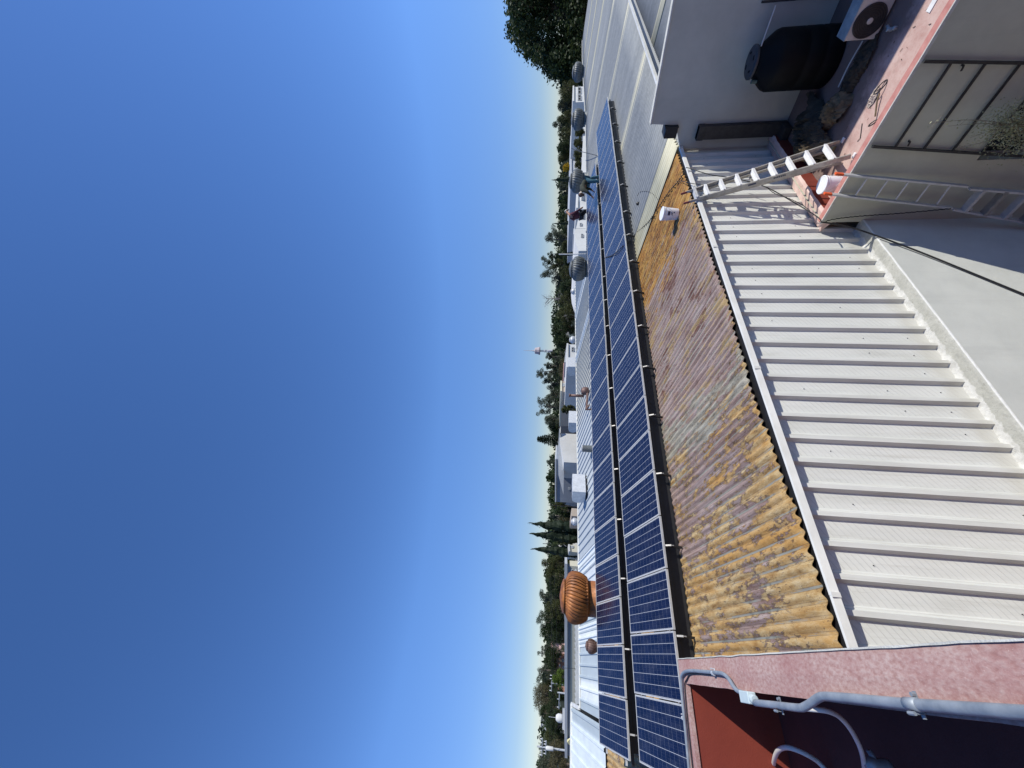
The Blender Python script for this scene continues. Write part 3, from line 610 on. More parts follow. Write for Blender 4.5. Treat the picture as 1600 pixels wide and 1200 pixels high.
# sheet metal hood, duct stub, brown flue, curved hoods
def hood(c, w_, d_, h_, yaw, label, nm='vent_hood', open_=True):
    t = thing(nm, label, 'vent hood', c, 'sheet metal vent hoods on the ridge'); R_ = Matrix.Rotation(yaw, 4, 'Z'); TT = Matrix.Translation(c) @ R_
    prof = []
    for i in range(9):
        a = math.pi*.5*i/8; prof.append((-d_/2-.32*d_*math.sin(a)*0+ -d_*.0 - d_*.30*math.sin(a), h_*.5*(math.cos(a))+h_*.0))
    sec = [(d_/2,h_*.5),(d_/2,-h_*.5),(-d_*.35,-h_*.5)]+[(-d_*.35-d_*.28*math.sin(math.pi*i/8), -h_*.5*math.cos(math.pi*i/8)) for i in range(1,8)]+[(-d_*.35,h_*.5)]
    vs = [TT @ Vector((y_, -w_/2, z_)) for y_, z_ in sec]+[TT @ Vector((y_, w_/2, z_)) for y_, z_ in sec]; n = len(sec); m = MB()
    m.add(vs, [tuple(range(n)), tuple(range(2*n-1,n-1,-1))]+[(q,n+q,n+(q+1)%n,(q+1)%n) for q in range(n)]); m.build('shell', M_GALV, t)
    m = MB(); m.box((-d_*.33,-w_*.47,-h_*.5-.07),(d_*.46,w_*.47,-h_*.5),0,TT); m.build('opening', M_BLACK, t)
    m = MB(); m.box((-d_*.3,-w_*.3,-h_*.5-.45),(d_*.3,w_*.3,-h_*.5),0,TT); m.build('dark_gap_base', M_BLACK, t)  # black base added to paint the shade gap under the hood
    return t
hood(onY(904,762,17.8), 1.05, .7, .60, -1.25, 'bright galvanised box hood with a dark opening, on the ridge')
hood(onY(895,658,23.5), 1.25, .8, .58, -1.25, 'half round white and grey vent hood in front of the white hall')
hood(onY(893,572,25.0), 1.4, .8, .58, -1.25, 'half round pale vent hood below the lattice tower')
c = onY(915,701,16.2); m = MB(); m.tube([(c.x,c.y,roofz(16.2)-.1),(c.x,c.y,c.z+.18)], .155, 20); o = m.build('duct', M_GALVD, None, smooth=False)
f = thing('duct_stub', 'short grey cylindrical duct standing behind the panels', 'duct', (c.x,c.y,roofz(16.2))); o.parent = f; o.matrix_parent_inverse = Matrix.Translation(-f.location); o.name = 'pipe'
m = MB(); m.lathe([(.165,c.z+.15),(.165,c.z+.20),(.12,c.z+.20),(.10,c.z+.12)], (c.x,c.y,0), 20); m.build('rim', M_GALV, f)
c = onY(912,615,16.4); f = thing('flue_pipe', 'brown flue pipe with a round motor and elbow lying on the roof', 'flue', (c.x,c.y,roofz(16.4)))
top = onY(892,618,16.4); bot = Vector((top.x,top.y,onY(912,618,16.4).z)); m = MB(); m.tube([bot,top], [.075,.07], 12); m.tube([top,(top.x,top.y,top.z+.10)], [.07,.11], 12); m.build('stack', M_BROWN, f, smooth=True)
m = MB(); cc = onY(914,611,16.3); m.lathe([(.06,-.22),(.20,-.14),(.22,.02),(.16,.16),(.05,.2)], cc, 16); m.build('motor', M_BROWN, f, smooth=True)
m = MB(); a = onY(918,616,16.2); b = onY(916,640,16.1); m.tube([cc+Vector((0,0,-.1)),a,b,b+Vector((0,-.05,-.25))], .055, 8); m.tube([b,onY(921,632,16.0)], .04, 8); m.build('elbow', M_BROWN, f, smooth=True)
# poles on the roof
def px_pole(x0, y0, x1, y1, Y, r, mat, label, cat='pole', nm='pole', drop=0):
    a = onY(x0,y0,Y); b = onY(x1,y1,Y); a = Vector((b.x,b.y,a.z)); b.z -= drop; m = MB(); m.tube([b,a], r, 8); return tag(m.build(nm, mat), label, cat)
px_pole(873,396,911,397,17.2,.038,M_PVC,'white upright pole on the roof ridge behind the panels', drop=.5)
# ------------------------------------------------------------------ conduits on the red parapet
Zc = -.985
def cz(x, y, z=-.985): return onZ(x, y, z)
m = MB(); P = [cz(1700,1122),cz(1600,1113.5),cz(1420,1100),cz(1340,1092),cz(1292,1088),cz(1280,1090),cz(1268,1098),cz(1258,1104),cz(1248,1106),cz(1215,1102),cz(1180,1098)]
m.tube(bez(P, 6), .0138, 14); con = thing('conduit', 'thick grey metal conduit running along the red parapet towards the bottom right', 'conduit', P[5]); m.build('pipe', M_CONDUIT, con, smooth=True)
m = MB()
for q in (P[2]+(P[1]-P[2])*.05,): m.tube([q-(P[1]-P[2]).normalized()*.022, q+(P[1]-P[2]).normalized()*.022], .0160, 14)
m.build('coupling', M_CONDUIT, con, smooth=True)
for q in (P[2]+(P[1]-P[2])*.05, P[9]): m = MB(); m.box((q.x-.03,q.y-.006,q.z-.016),(q.x+.03,q.y+.006,q.z-.013)); m.tube([(q.x+.022,q.y,q.z-.013),(q.x+.022,q.y,q.z-.004)], .006, 6); m.bar((q.x-.02,q.y,q.z-.013),(q.x-.02,q.y,q.z+.014),.012,.003,(1,0,0)); m.tube([(q.x-.02,q.y-.012,q.z+.012),(q.x-.02,q.y+.012,q.z+.012)],.005,6); m.build('bracket', M_CONDUIT, con)
jb = cz(1168,1090); m = MB(); m.box((jb.x-.024,jb.y-.058,jb.z-.02),(jb.x+.026,jb.y+.05,jb.z+.02)); m.tube([(jb.x,jb.y-.058,jb.z),(jb.x-.004,jb.y-.085,jb.z)], .0195, 12); m.build('junction_box', simple('pale_grey_enamel', (.52,.60,.60),(.44,.52,.52),10,.45), con, bevel=.004)
P2 = [cz(1160,1082),cz(1152,1079),cz(1146,1072),cz(1139,1061),cz(1131,1053.5),cz(1120,1051),cz(1095,1049),cz(1080,1048),cz(1071,1049.5),cz(1066,1054),cz(1064.5,1062),cz(1066,1090),cz(1070,1130),cz(1077.5,1210),cz(1084,1290)]
m = MB(); m.tube(bez(P2, 6), .0105, 12); c2 = thing('conduit', 'thin grey conduit bent around the corner of the pink parapet top', 'conduit', P2[6]); m.build('pipe', M_CONDUIT, c2, smooth=True)
for (x, y) in ((1114.5,1050.5),(1067.6,1121)):
    m = MB(); q = cz(x,y); m.tube([(q.x-.004,q.y-.012,q.z),(q.x-.004,q.y+.012,q.z)], .0135, 12); m.tube([(q.x-.018,q.y,q.z-.01),(q.x+.02,q.y,q.z-.01)], .005, 6); m.tube([(q.x+.018,q.y,q.z-.01),(q.x+.018,q.y,q.z+.014)],.004,6); m.build('bracket', M_GALV, c2)
P3 = [cz(1073,1062,-.994),cz(1070.5,1066,-.994),cz(1070,1072,-.994),cz(1072,1100,-.994),cz(1076,1140,-.994),cz(1084,1215,-.994),cz(1092,1290,-.994)]
m = MB(); m.tube(bez([cz(1110,1053.8,-.994),cz(1090,1052.5,-.994),cz(1078,1054,-.994)]+P3, 6), .0045, 8); tag(m.build('cable', M_BLACK), 'thin black cable lying beside the bent conduit on the pink parapet', 'cable')
P4 = [cz(1258,1110,-1.03),cz(1285,1109,-1.10),Vector((-.06,2.62,-1.25)),Vector((-.09,2.50,-1.35)),Vector((-.17,2.42,-1.44)),Vector((-.27,2.36,-1.55)),Vector((-.33,2.2,-1.6))]
P4 = [cz(1238,1106,-1.02),cz(1268,1108,-1.05),cz(1296,1112,-1.10),cz(1316,1124,-1.18),cz(1334,1148,-1.28),cz(1347,1178,-1.40),cz(1352,1215,-1.55)]
m = MB(); m.tube(bez(P4, 6), [.0095]*37, 10); tag(m.build('hose', M_PVC, smooth=True), 'white grey flexible conduit curving down inside the dark parapet corner', 'conduit hose', 'flexible conduits in the parapet corner')['label'] = 'pale flexible conduit drooping from below the thick pipe into the dark shade'
P5 = [cz(1204,1240,-1.60),cz(1208,1205,-1.55),cz(1210,1186,-1.48),cz(1216,1173,-1.44),cz(1227,1168,-1.43),cz(1242,1171,-1.45),cz(1262,1180,-1.50),cz(1280,1192,-1.56),cz(1300,1215,-1.60)]
m = MB(); m.tube(bez(P5, 6), .013, 10); tag(m.build('hose', M_PVC, smooth=True), 'pale hose looped at the bottom edge of the photo beside the sunlit red wall', 'conduit hose', 'flexible conduits in the parapet corner')
q = cz(1372,1196,-1.5); m = MB(); m.lathe([(.028,-.05),(.03,-.03),(.024,0),(.03,.02),(.022,.05)], q, 12); m.tube([q, q+Vector((.05,.0,.02))], .012, 8); tag(m.build('valve', M_CONDUIT, smooth=True), 'small grey valve half lost in the shade under the parapet', 'valve')
# ------------------------------------------------------------------ buckets
def bucket(p, R, H, label, tilt=(0,0,0), cat='bucket', print_=True, lid=True):
    t = thing('bucket', label, cat, (0,0,0), 'white plastic buckets'); m = MB()
    m.lathe([(R*.86,0),(R*.88,.01),(R*.97,H*.80),(R*.97,H*.84),(R*1.03,H*.845),(R*1.03,H*.875),(R*.98,H*.88),(R*.98,H*.90),(R*1.04,H*.905),(R*1.05,H*.95),(R*1.0,H*.955)], (0,0,0), 32); m.build('body', M_WHITEB, t, smooth=True).data.polygons.foreach_set('use_smooth', [True]*0 or [True]*len(t.children[0].data.polygons))
    m = MB(); m.lathe([(R*1.0,H*.95),(R*1.075,H*.955),(R*1.08,H*.985),(R*1.0,H),(R*.9,H*.99),(R*.3,H*.985)], (0,0,0), 32)
    m.build('lid', M_WHITEB, t)
    m = MB(); hp = [Vector((R*1.05*math.cos(a), R*1.06*math.sin(a), H*.87-.5*H*math.sin(a*1.0)*(1 if math.sin(a)>0 else 0))) for a in [math.pi*i/14 for i in range(15)]]
    hp = [Matrix.Rotation(math.radians(100), 3, 'Z') @ q for q in hp]; m.tube(hp, .0035, 6); m.build('handle', M_GALV, t)
    if print_:
        m = MB()
        for (z0, z1, a0, a1) in ((.56,.72,-2.95,-2.28),(.40,.44,-2.95,-2.5),(.28,.36,-2.55,-2.35),(.46,.50,-2.85,-2.35)):
            n = 8; vs = []
            for i in range(n+1):
                a = a0+(a1-a0)*i/n
                for z in (z0, z1): rr_ = R*(.88+.09*z/.8)+.0015; vs.append((rr_*math.cos(a), rr_*math.sin(a), H*z))
            m.add(vs, [(2*i,2*i+2,2*i+3,2*i+1) for i in range(n)])
        m.build('printed_label', M_INK, t)
    t.location = p; t.rotation_euler = tilt; return t
b = onroof(1059.5,335); bucket((b.x,b.y,roofz(b.y)+.02), .158, .40, 'white lidded bucket with a dark printed label, standing on the rusty roof', (.09,-.03,0.1))
bucket((8.10,4.24,FZ), .155, .40, 'white bucket behind the ladder top on the pink terrace', (0,0,1), print_=False)
# ------------------------------------------------------------------ stepladder against the cladding
sl_ = thing('stepladder', 'worn aluminium stepladder with white treads leaning against the ribbed cladding', 'stepladder', (8.5,3.8,FZ))
FL = Vector((8.27,3.79,FZ)); HL = Vector((8.745,4.915,-2.63)); FR = Vector((8.84,3.76,FZ)); HR = Vector((9.15,4.915,-2.63))
def lerp(a, b, t): return a+(b-a)*t
for a, b in ((FL,HL),(FR,HR)):
    m = MB(); e = lerp(a,b,.90); d = (b-a).normalized(); n_ = Vector((0,-.92,.39))
    m.bar(lerp(a,b,.02), e, .006, .085, n_); s = (HR-HL).normalized()*(.014 if a is FL else -.014)
    for k in (-.04, .04): m.bar(lerp(a,b,.02)+n_*k+s, e+n_*k+s, .028, .005, n_)
    m.bar(e, lerp(a,b,.965), .012, .055, n_); m.build('stile', M_ALU2, sl_)
    m = MB(); m.bar(lerp(a,b,.955), lerp(a,b,1.0), .022, .05, n_); m.build('horn_cap', M_REDCAP, sl_, bevel=.008)
    m = MB(); m.box((a.x-.03,a.y-.045,a.z),(a.x+.03,a.y+.045,a.z+.03)); m.build('foot', M_WHITEPL, sl_, bevel=.006)
for k in range(8):
    z = -5.02+.279*k; t = (z-FZ)/(HL.z-FZ); a = lerp(FL,HL,t); b = lerp(FR,HR,t); d = (b-a).normalized(); a += d*.012; b -= d*.012
    m = MB(); m.bar(a+Vector((0,-.015,0)), b+Vector((0,-.015,0)), .105, .012, (0,0,1)); m.bar(a+Vector((0,-.062,-.022)), b+Vector((0,-.062,-.022)), .008, .044, (0,0,1)); m.bar(a+Vector((0,.034,-.022)), b+Vector((0,.034,-.022)), .008, .044, (0,0,1))
    for q in (-.045,-.03,-.015,0,.015): m.bar(a+Vector((0,q,.008)), b+Vector((0,q,.008)), .004, .003)
    m.build('tread', M_WHITEPL, sl_)
    m = MB(); m.bar(lerp(a,b,.02)+Vector((0,.03,-.03)), lerp(a,b,.16)+Vector((0,.03,-.14)), .012,.003); m.bar(lerp(a,b,.98)+Vector((0,.03,-.03)), lerp(a,b,.84)+Vector((0,.03,-.14)), .012,.003); m.build('brace', M_ALU2, sl_)
RL0 = Vector((8.50,4.02,FZ+.02)); RL1 = lerp(FL,HL,.86)+Vector((.03,.06,0)); RR0 = Vector((9.02,4.0,FZ+.02)); RR1 = lerp(FR,HR,.86)+Vector((-.03,.06,0))
for a, b in ((RL0,RL1),(RR0,RR1)): m = MB(); m.bar(a,b,.028,.05,(0,-1,.4)); m.build('rear_leg', M_ALU2, sl_)
m = MB(); m.bar(lerp(RL0,RL1,.05),lerp(RR0,RR1,.05),.03,.03); m.bar(lerp(RL0,RL1,.30),lerp(RR0,RR1,.30),.03,.03); m.bar(lerp(RL0,RL1,.6),lerp(RR0,RR1,.6),.03,.03); m.build('rear_crossbar', M_ALU2, sl_)
m = MB(); a = lerp(FL,HL,.905); b = lerp(FR,HR,.905); m.bar(a,b,.15,.03); m.bar(a+Vector((0,-.06,.02)),b+Vector((0,-.06,.02)),.02,.05); m.build('top_cap', M_ALU, sl_, bevel=.005)
m = MB(); a = lerp(FL,HL,.36)+Vector((-.004,-.0,0)); d = (HL-FL).normalized()
for i in range(7): q = a+d*(.03*i); m.bar(q, q+d*.02, .010, .03, n_)
q0 = lerp(FL,HL,.53); m.bar(q0, q0+d*.14, .0095, .035, n_); m.build('sticker', M_INK, sl_)
# ------------------------------------------------------------------ ladder leaning on the terrace wall from below
def onlean(x, y):
    r = ray(x, y); k = (7.60+.105*4.85)/(r.x-.105*r.z); return r*k
ll = thing('leaning_ladder', 'grey aluminium ladder with orange tips leaning up to the pink terrace edge', 'ladder', (7.1,4.2,GZ))
Lp = [onlean(1299,303.5), onlean(1487,324.5)]; Rp = [onlean(1317,272.5), onlean(1512,291)]
Ldn = [onlean(1488,326.5), onlean(1640,354)]; Rdn = [onlean(1514,294.5), onlean(1640,304)]
ext = lambda a, b, z: a+(b-a)*((z-a.z)/(b.z-a.z))
UX = Vector((1,0,.1))
for nm, a, b in (('rail',Lp[0],Lp[1]),('rail',Rp[0],Rp[1])): m = MB(); m.bar(a,b,.028,.07,UX); m.build(nm, M_ALU, ll)
for a, b in ((Lp[0],Lp[1]),(Rp[0],Rp[1])): m = MB(); d = (a-b).normalized(); m.bar(a-d*.01,a+d*.13,.04,.075,UX); m.build('tip', M_ORCAP, ll, bevel=.012)
lb = ext(Ldn[0],Ldn[1],GZ+.02); rb = ext(Rdn[0],Rdn[1],GZ+.02)
for a, b in ((Ldn[0],lb),(Rdn[0],rb)): m = MB(); m.bar(a,b,.03,.09,UX); m.build('lower_rail', M_ALU, ll)
for (xa,ya,xb,yb) in ((1337,305,1355,279),(1368,308.5,1388,281),(1399.5,312,1420.5,283.5),(1431.5,315.5,1454,286.5),(1464,319,1486,289)):
    a = onlean(xa,ya); b = onlean(xb,yb); m = MB(); m.tube([a,b], .016, 8); m.build('rung', M_ALU, ll)
z = onlean(1505,328).z; i = 0
while z > GZ+.2:
    a = ext(Ldn[0],Ldn[1],z); b = ext(Rdn[0],Rdn[1],z); m = MB(); m.bar(a,b,.11,.02); m.bar(a+Vector((-.055,0,-.02)),b+Vector((-.055,0,-.02)),.01,.05); m.bar(a+Vector((.05,0,.0)),b+Vector((.05,0,.0)),.012,.035); m.build('tread', M_ALU2 if i%2 else M_ALU, ll)
    m = MB(); m.tube(bez([a+Vector((-.04,-.02,-.05)),lerp(a,b,.12)+Vector((-.04,0,-.10)),lerp(a,b,.2)+Vector((-.04,0,-.03))],5), .008, 6); m.build('brace', M_ALU, ll); z -= .33; i += 1
# ------------------------------------------------------------------ dark ladder frame fixed on the wall
wf = thing('wall_ladder', 'dark steel ladder frame fixed flat on the grey green wall above the shrub', 'wall ladder', (7.6,2.9,-8))
def w6(x,y): return onX(x,y,7.60)
a0 = w6(1443,96); a1 = Vector((7.60,a0.y,-8.6)); b0 = w6(1363,229); b1 = Vector((7.60,b0.y,-8.6))
a1.y = w6(1600,98.5).y+.02; a1.z = w6(1600,98.5).z-2; b1 = b0+(w6(1580,243)-b0)*1.6
a1 = a0+(w6(1600,98.5)-a0)*2.4
for a, b in ((a0,a1),(b0,b1)): m = MB(); m.bar(a,b,.035,.035,(1,0,0)); m.build('rail', M_DARKM, wf)
for k in range(8):
    z = -5.44-.458*k; a = ext(a0,a1,z); b = ext(b0,b1,z); m = MB(); m.bar(a,b,.03,.025,(1,0,0)); m.build('rung', M_DARKM, wf)
for (x,y) in ((1506,103),(1422,222)):
    q = w6(x,y); m = MB(); m.bar(q,q+Vector((.05,0,0)),.02,.02); m.bar(q+Vector((0,.0,0)),q+Vector((0,.06,-.01)),.015,.02); m.build('bracket', M_DARKM, wf)
# ------------------------------------------------------------------ shrub in front of the wall
sh = thing('shrub', 'dry pale olive shrub with long thin twigs in front of the barred window', 'shrub', (7.1,2.9,GZ))
rr = random.Random(8); XS = 7.22; hub = onX(1592,196,XS); m = MB(); root = Vector((7.0,hub.y-.1,GZ))
m.tube(bez([root, root+Vector((.05,.05,1.6)), hub+Vector((-.05,0,-.6)), hub], 6), [.03]*8+[.022]*6+[.015]*5, 8)
tips = [(1450,193),(1481,197),(1498,231),(1530,186),(1540,222),(1516,165+50),(1556,178),(1566,240),(1590,168),(1600,215),(1545,205),(1575,192),(1605,180),(1600,235),(1620,200),(1610,160)]
tp = []
for (x,y) in tips:
    e = onX(x,y,XS+rr.uniform(-.12,.12)); mid = lerp(hub,e,.5)+Vector((rr.uniform(-.05,.05),rr.uniform(-.06,.06),rr.uniform(-.02,.06))); pth = bez([hub,mid,e],6); m.tube(pth, [max(.0085-.0006*i,.0025) for i in range(len(pth))], 5); tp.append((pth, x))
    for k in range(4):
        q = pth[rr.randrange(4,len(pth))]; m.tube([q, q+Vector((rr.uniform(-.05,.05),rr.uniform(-.12,.12),rr.uniform(-.05,.12)))], [.003,.0015], 4)
m.build('stems', simple('pale_dry_twig', (.30,.27,.20),(.20,.18,.13),8,.8), sh)
m = MB()
def leafq(m, p, L, W, d=None):
    d = d or Vector((rr.uniform(-1,1),rr.uniform(-1,1),rr.uniform(-1,1))).normalized(); s = d.cross(Vector((rr.uniform(-1,1),rr.uniform(-1,1),rr.uniform(-1,1)))).normalized()*W
    m.add([p, p+d*L*.5+s, p+d*L, p+d*L*.5-s], [(0,1,2,3)])
for pth, x in tp:
    n = 260 if x > 1535 else 22
    for k in range(n):
        t = rr.random()**(.6 if x > 1535 else .5); q = pth[min(int(t*(len(pth)-1)+.5), len(pth)-1)]; s = .085 if x > 1535 else .03
        leafq(m, q+Vector((rr.gauss(0,s),rr.gauss(0,s),rr.gauss(0,s))), rr.uniform(.02,.042), rr.uniform(.006,.011))
m.build('leaves', L_PLANT, sh)
# ------------------------------------------------------------------ water tank
TC = Vector((10.78,2.97,FZ)); tk = thing('water_tank', 'black plastic water tank with a domed shoulder and a round lid, in the shade', 'water tank', TC)
m = MB(); m.lathe([(.50,0),(.525,.03),(.528,.30),(.515,.33),(.528,.36),(.528,.62),(.515,.65),(.528,.68),(.528,1.10),(.50,1.17),(.30,1.40),(.275,1.42),(.275,1.49)], TC, 48); m.build('body', M_TANK, tk, smooth=True)
m = MB(); m.lathe([(.285,1.475),(.30,1.49),(.30,1.525),(.27,1.545),(.05,1.555)], TC, 40)
m.build('lid', M_TANKLID, tk)
m = MB()
for a in (.5,2.1,3.6,5.2): c = TC+Vector((.17*math.cos(a),.17*math.sin(a),1.55)); m.bar(c,c+Vector((-.08*math.sin(a),.08*math.cos(a),0)),.035,.012)
m.build('lid_grip', M_TANK, tk)
m = MB(); m.lathe([(.035,1.36),(.035,1.47),(.02,1.475)], TC+Vector((-.22,.28,0)), 10); m.build('inlet', simple('dull_green_plastic',(.06,.13,.11),(.04,.09,.08),9,.5), tk)
m = MB(); a = TC+Vector((-.05,-.27,1.45)); b = onX(1212,9,11.30); m.tube([a,b],.013,8); tag(m.build('supply_pipe', M_PVC), 'slim white pipe running from the black tank lid to the grey wall', 'pipe')
m = MB(); a = onX(1190,3,11.33); m.tube([a,Vector((a.x,a.y,FZ))],.022,8); tag(m.build('standpipe', M_DARKM), 'dark upright pipe on the grey wall at the top edge of the photo', 'pipe')
m = MB(); a = onZ(1310,136,FZ+.03); b = onZ(1348,64,FZ+.03); m.tube(bez([a,lerp(a,b,.5)+Vector((0,.0,.02)),b],5),.013,8); tag(m.build('floor_pipe', M_PVC), 'slim pale pipe lying on the shaded floor between the tank and the air conditioner', 'pipe')
# ------------------------------------------------------------------ air conditioner outdoor unit
XA = 9.46; yA = onX(1374,59,XA).y+.015; zb = FZ+.03; zt = onX(1319,65,XA).z; yB = yA-.80; dA = .32
ac = thing('air_conditioner', 'weathered white outdoor air conditioning unit with a round dark fan grille on the terrace floor', 'air conditioner', (XA,yA-.4,FZ))
m = MB(); m.box((XA,yB,zb),(XA+dA,yA,zt)); m.build('casing', M_ACW, ac, bevel=.012)
m = MB(); m.box((XA-.004,yB-.004,zt-.006),(XA+dA+.004,yA+.004,zt+.012)); m.build('top_panel', M_ACB, ac, bevel=.006)
fc = Vector((XA-.006,onX(1363,32,XA).y,(zb+zt)/2)); RY = Matrix.Rotation(math.pi/2,4,'Y')
m = MB(); m.lathe([(.235,-.002),(.235,.01),(.225,.014)], fc, 40, 0, Matrix.Rotation(-math.pi/2,4,'Y')); m.build('fan_opening', M_BLACK, ac)
for r_ in (.222,.19,.158,.126,.094,.064):
    m = MB(); m.tube([fc+Vector((-.016,r_*math.cos(2*math.pi*i/40),r_*math.sin(2*math.pi*i/40))) for i in range(41)],.0042,5,False); m.build('grille_ring', M_DARKM, ac)
m = MB()
for i in range(8): a = 2*math.pi*i/8+.2; m.tube([fc+Vector((-.014,.04*math.cos(a),.04*math.sin(a))),fc+Vector((-.014,.225*math.cos(a),.225*math.sin(a)))],.003,5)
m.build('grille_spokes', M_DARKM, ac)
m = MB(); m.lathe([(.045,0),(.042,.012),(.02,.018)], fc+Vector((-.012,0,0)), 24, 0, Matrix.Rotation(-math.pi/2,4,'Y')); m.build('fan_hub', M_ACW, ac)
m = MB()
for yy in (yA-.12,yB+.12): m.box((XA-.02,yy-.03,FZ),(XA+dA+.02,yy+.03,zb))
m.build('foot', M_DARKM, ac)
q = onZ(1394,46,FZ); m = MB(); m.lathe([(.03,0),(.035,.03),(.02,.05),(.028,.08)], q, 10); m.tube([q+Vector((0,0,.04)),q+Vector((.1,-.03,.05))],.02,8); m.lathe([(.028,0),(.03,.05),(.02,.06)], q+Vector((-.10,-.04,0)), 10); tag(m.build('pipe_fitting', M_ACB, smooth=True), 'small blue grey pipe fitting on the floor in front of the air conditioner', 'pipe fitting')
# ------------------------------------------------------------------ tarpaulins, rubbish and tools
def heap(name, cx, cy_, rx, ry, h, rot, mat, label, seed, cat='tarpaulin'):
    m = MB(); N = 100; vs = []; ca, sa = math.cos(rot), math.sin(rot)
    for i in range(N+1):
        for j in range(N+1):
            u, v = i/N*2-1, j/N*2-1; e = 1+.28*noise.noise((u*1.4+seed, v*1.4, seed)); r2 = (u*u+v*v)**.5
            b = max(0, 1-(r2/e)**2); wu = u+.25*noise.noise((u*2,v*2,seed)); wv = v+.25*noise.noise((v*2,u*2,seed)); f = 1-2.6*abs(noise.noise((wu*3.4+seed, wv*2.2, 1))); f2 = 1-2.6*abs(noise.noise((wu*8+seed, wv*6, 4))); f3 = 1-2*abs(noise.noise((wu*19+seed, wv*15, 4)))
            z = h*(b**.45)*(.30+.42*f+.26*f2+.08*f3)
            x = u*rx*e; y = v*ry*e; vs.append((cx+x*ca-y*sa+.03*f2, cy_+x*sa+y*ca+.03*f, FZ+.004+max(z, .002)))
    m.add(vs, [(i*(N+1)+j,(i+1)*(N+1)+j,(i+1)*(N+1)+j+1,i*(N+1)+j+1) for i in range(N) for j in range(N) if ((i/N*2-1)**2+(j/N*2-1)**2) < 1.02])
    return tag(m.build(name, mat), label, cat, 'crumpled sheets on the terrace')
heap('tarpaulin', 9.95,4.0,.85,.42,.42,-.3,M_TARP2,'dark crumpled sheet heaped against the black downpipe',1.3)
heap('tarpaulin', 9.42,4.12,.42,.26,.40,.2,M_TARP,'tan crumpled canvas just right of the stepladder foot',4.1)
heap('tarpaulin', 9.55,3.45,.46,.30,.26,.9,M_TARP,'tan canvas folds in the middle of the shaded floor',7.7)
heap('tarpaulin', 9.50,2.85,.50,.20,.15,1.45,M_TARP2,'flat dark sheet trailing towards the air conditioner',9.2)
m = MB(); m.box((8.95,3.92,FZ+.002),(9.28,4.36,FZ+.05)); tag(m.build('board', simple('dusty_yellow_board',(.33,.29,.16),(.22,.19,.10),4,.9), bevel=.005), 'small yellowish board lying at the foot of the stepladder', 'board')
m = MB(); rr = random.Random(31)
for i in range(60):
    x = rr.uniform(8.0,10.8); y = rr.uniform(1.2,4.5); L = rr.uniform(.01,.05); a = rr.uniform(0,3.1); m.tube([(x,y,FZ+.006),(x+L*math.cos(a),y+L*math.sin(a),FZ+.01)], rr.uniform(.002,.006), 4)
tag(m.build('litter', simple('dry_litter',(.20,.15,.10),(.08,.06,.045),9,.9)), 'dry twigs and crumbs scattered over the terrace floor', 'litter', kind='stuff')
tl = thing('hand_tool', 'dark handled metal tool with ring ends lying on the sunlit strip of terrace', 'tool', (8.3,3.0,FZ))
P = [onZ(1374,146,FZ+.05),onZ(1370,160,FZ+.05),onZ(1367.5,182,FZ+.03)]; m = MB(); m.tube(P,.013,8); m.build('rod', M_TARP, tl)
for (x,y,R_) in ((1377,136,.10),(1365,192,.05)):
    c = onZ(x,y,FZ+.03); m = MB(); m.tube([c+Vector((R_*.55*math.cos(2*math.pi*i/16),R_*math.sin(2*math.pi*i/16),.04*math.sin(2*math.pi*i/16)+.01)) for i in range(17)],.010,6,False); m.build('ring', M_DARKM, tl)
c = onZ(1369,150,FZ+.01)
m = MB(); N = 16; vs = []
for i in range(N+1):
    for j in range(N+1):
        u, v = i/N-.5, j/N-.5; vs.append((c.x+.05+u*.20, c.y+.02+v*.34, FZ+.012+.05*(1-2*abs(noise.noise((u*6,v*6,2))))*max(0,1-4*(u*u+v*v))))
m.add(vs, [(i*(N+1)+j,(i+1)*(N+1)+j,(i+1)*(N+1)+j+1,i*(N+1)+j+1) for i in range(N) for j in range(N) if (i/N-.5)**2+(j/N-.5)**2 < .23+.05*noise.noise((i,j,0))]); tag(m.build('rag', simple('pale_dusty_cloth',(.55,.47,.40),(.40,.32,.27),6,.9)), 'pale dusty rag lying over the dark handled tool', 'rag')
c = onZ(1457,6,FZ+.01); m = MB(); m.box((c.x-.05,c.y-.09,FZ+.003),(c.x+.05,c.y+.09,FZ+.012),0); tag(m.build('paper_scrap', M_WHITEPL), 'white scrap on the sunlit terrace strip at the top edge of the photo', 'scrap')
P = [onZ(1347,193,FZ+.01),onZ(1344,216,FZ+.01),onZ(1339.5,221,FZ+.01)]; m = MB(); m.tube(P,.006,5); tag(m.build('wire', M_DARKM), 'short bent wire on the sunlit strip beside the stepladder foot', 'wire')
# ------------------------------------------------------------------ ropes and cables
def twist(path, r, pitch=.06, amp=.006):
    out = []; L = 0
    for i, p in enumerate(path):
        if i: L += (path[i]-path[i-1]).length
        a = 2*math.pi*L/pitch; out.append(p+Vector((amp*math.cos(a), 0, amp*math.sin(a))))
    return out
def dense(pts, step):
    pth = bez(pts, 12); out = [pth[0]]
    for a, b in zip(pth, pth[1:]):
        n = max(1, int((b-a).length/step)); out += [lerp(a,b,(k+1)/n) for k in range(n)]
    return out
P = [onroof(945,403,.75),onroof(961,397,.75),onroof(978,378,.62),onroof(1000,359,.05),onroof(1022,338,.05),onroof(1045,306,.05),onroof(1064,283,.05),onroof(1071,266,.06)]
P = [onY(945,403,10.2),onY(958,398,9.3),onY(975,383,8.5),onroof(992,366,.05),onroof(1012,348,.05),onroof(1030,322,.05),onroof(1045,300,.05),onroof(1058,285,.05),onroof(1070,268,.06)]
pth = dense(P,.03); m = MB(); m.tube(twist(pth,.012,.13,.016),.013,6); tag(m.build('rope', M_BLACK), 'black twisted rope lying across the panels and the rusty roof', 'rope', 'black ropes')
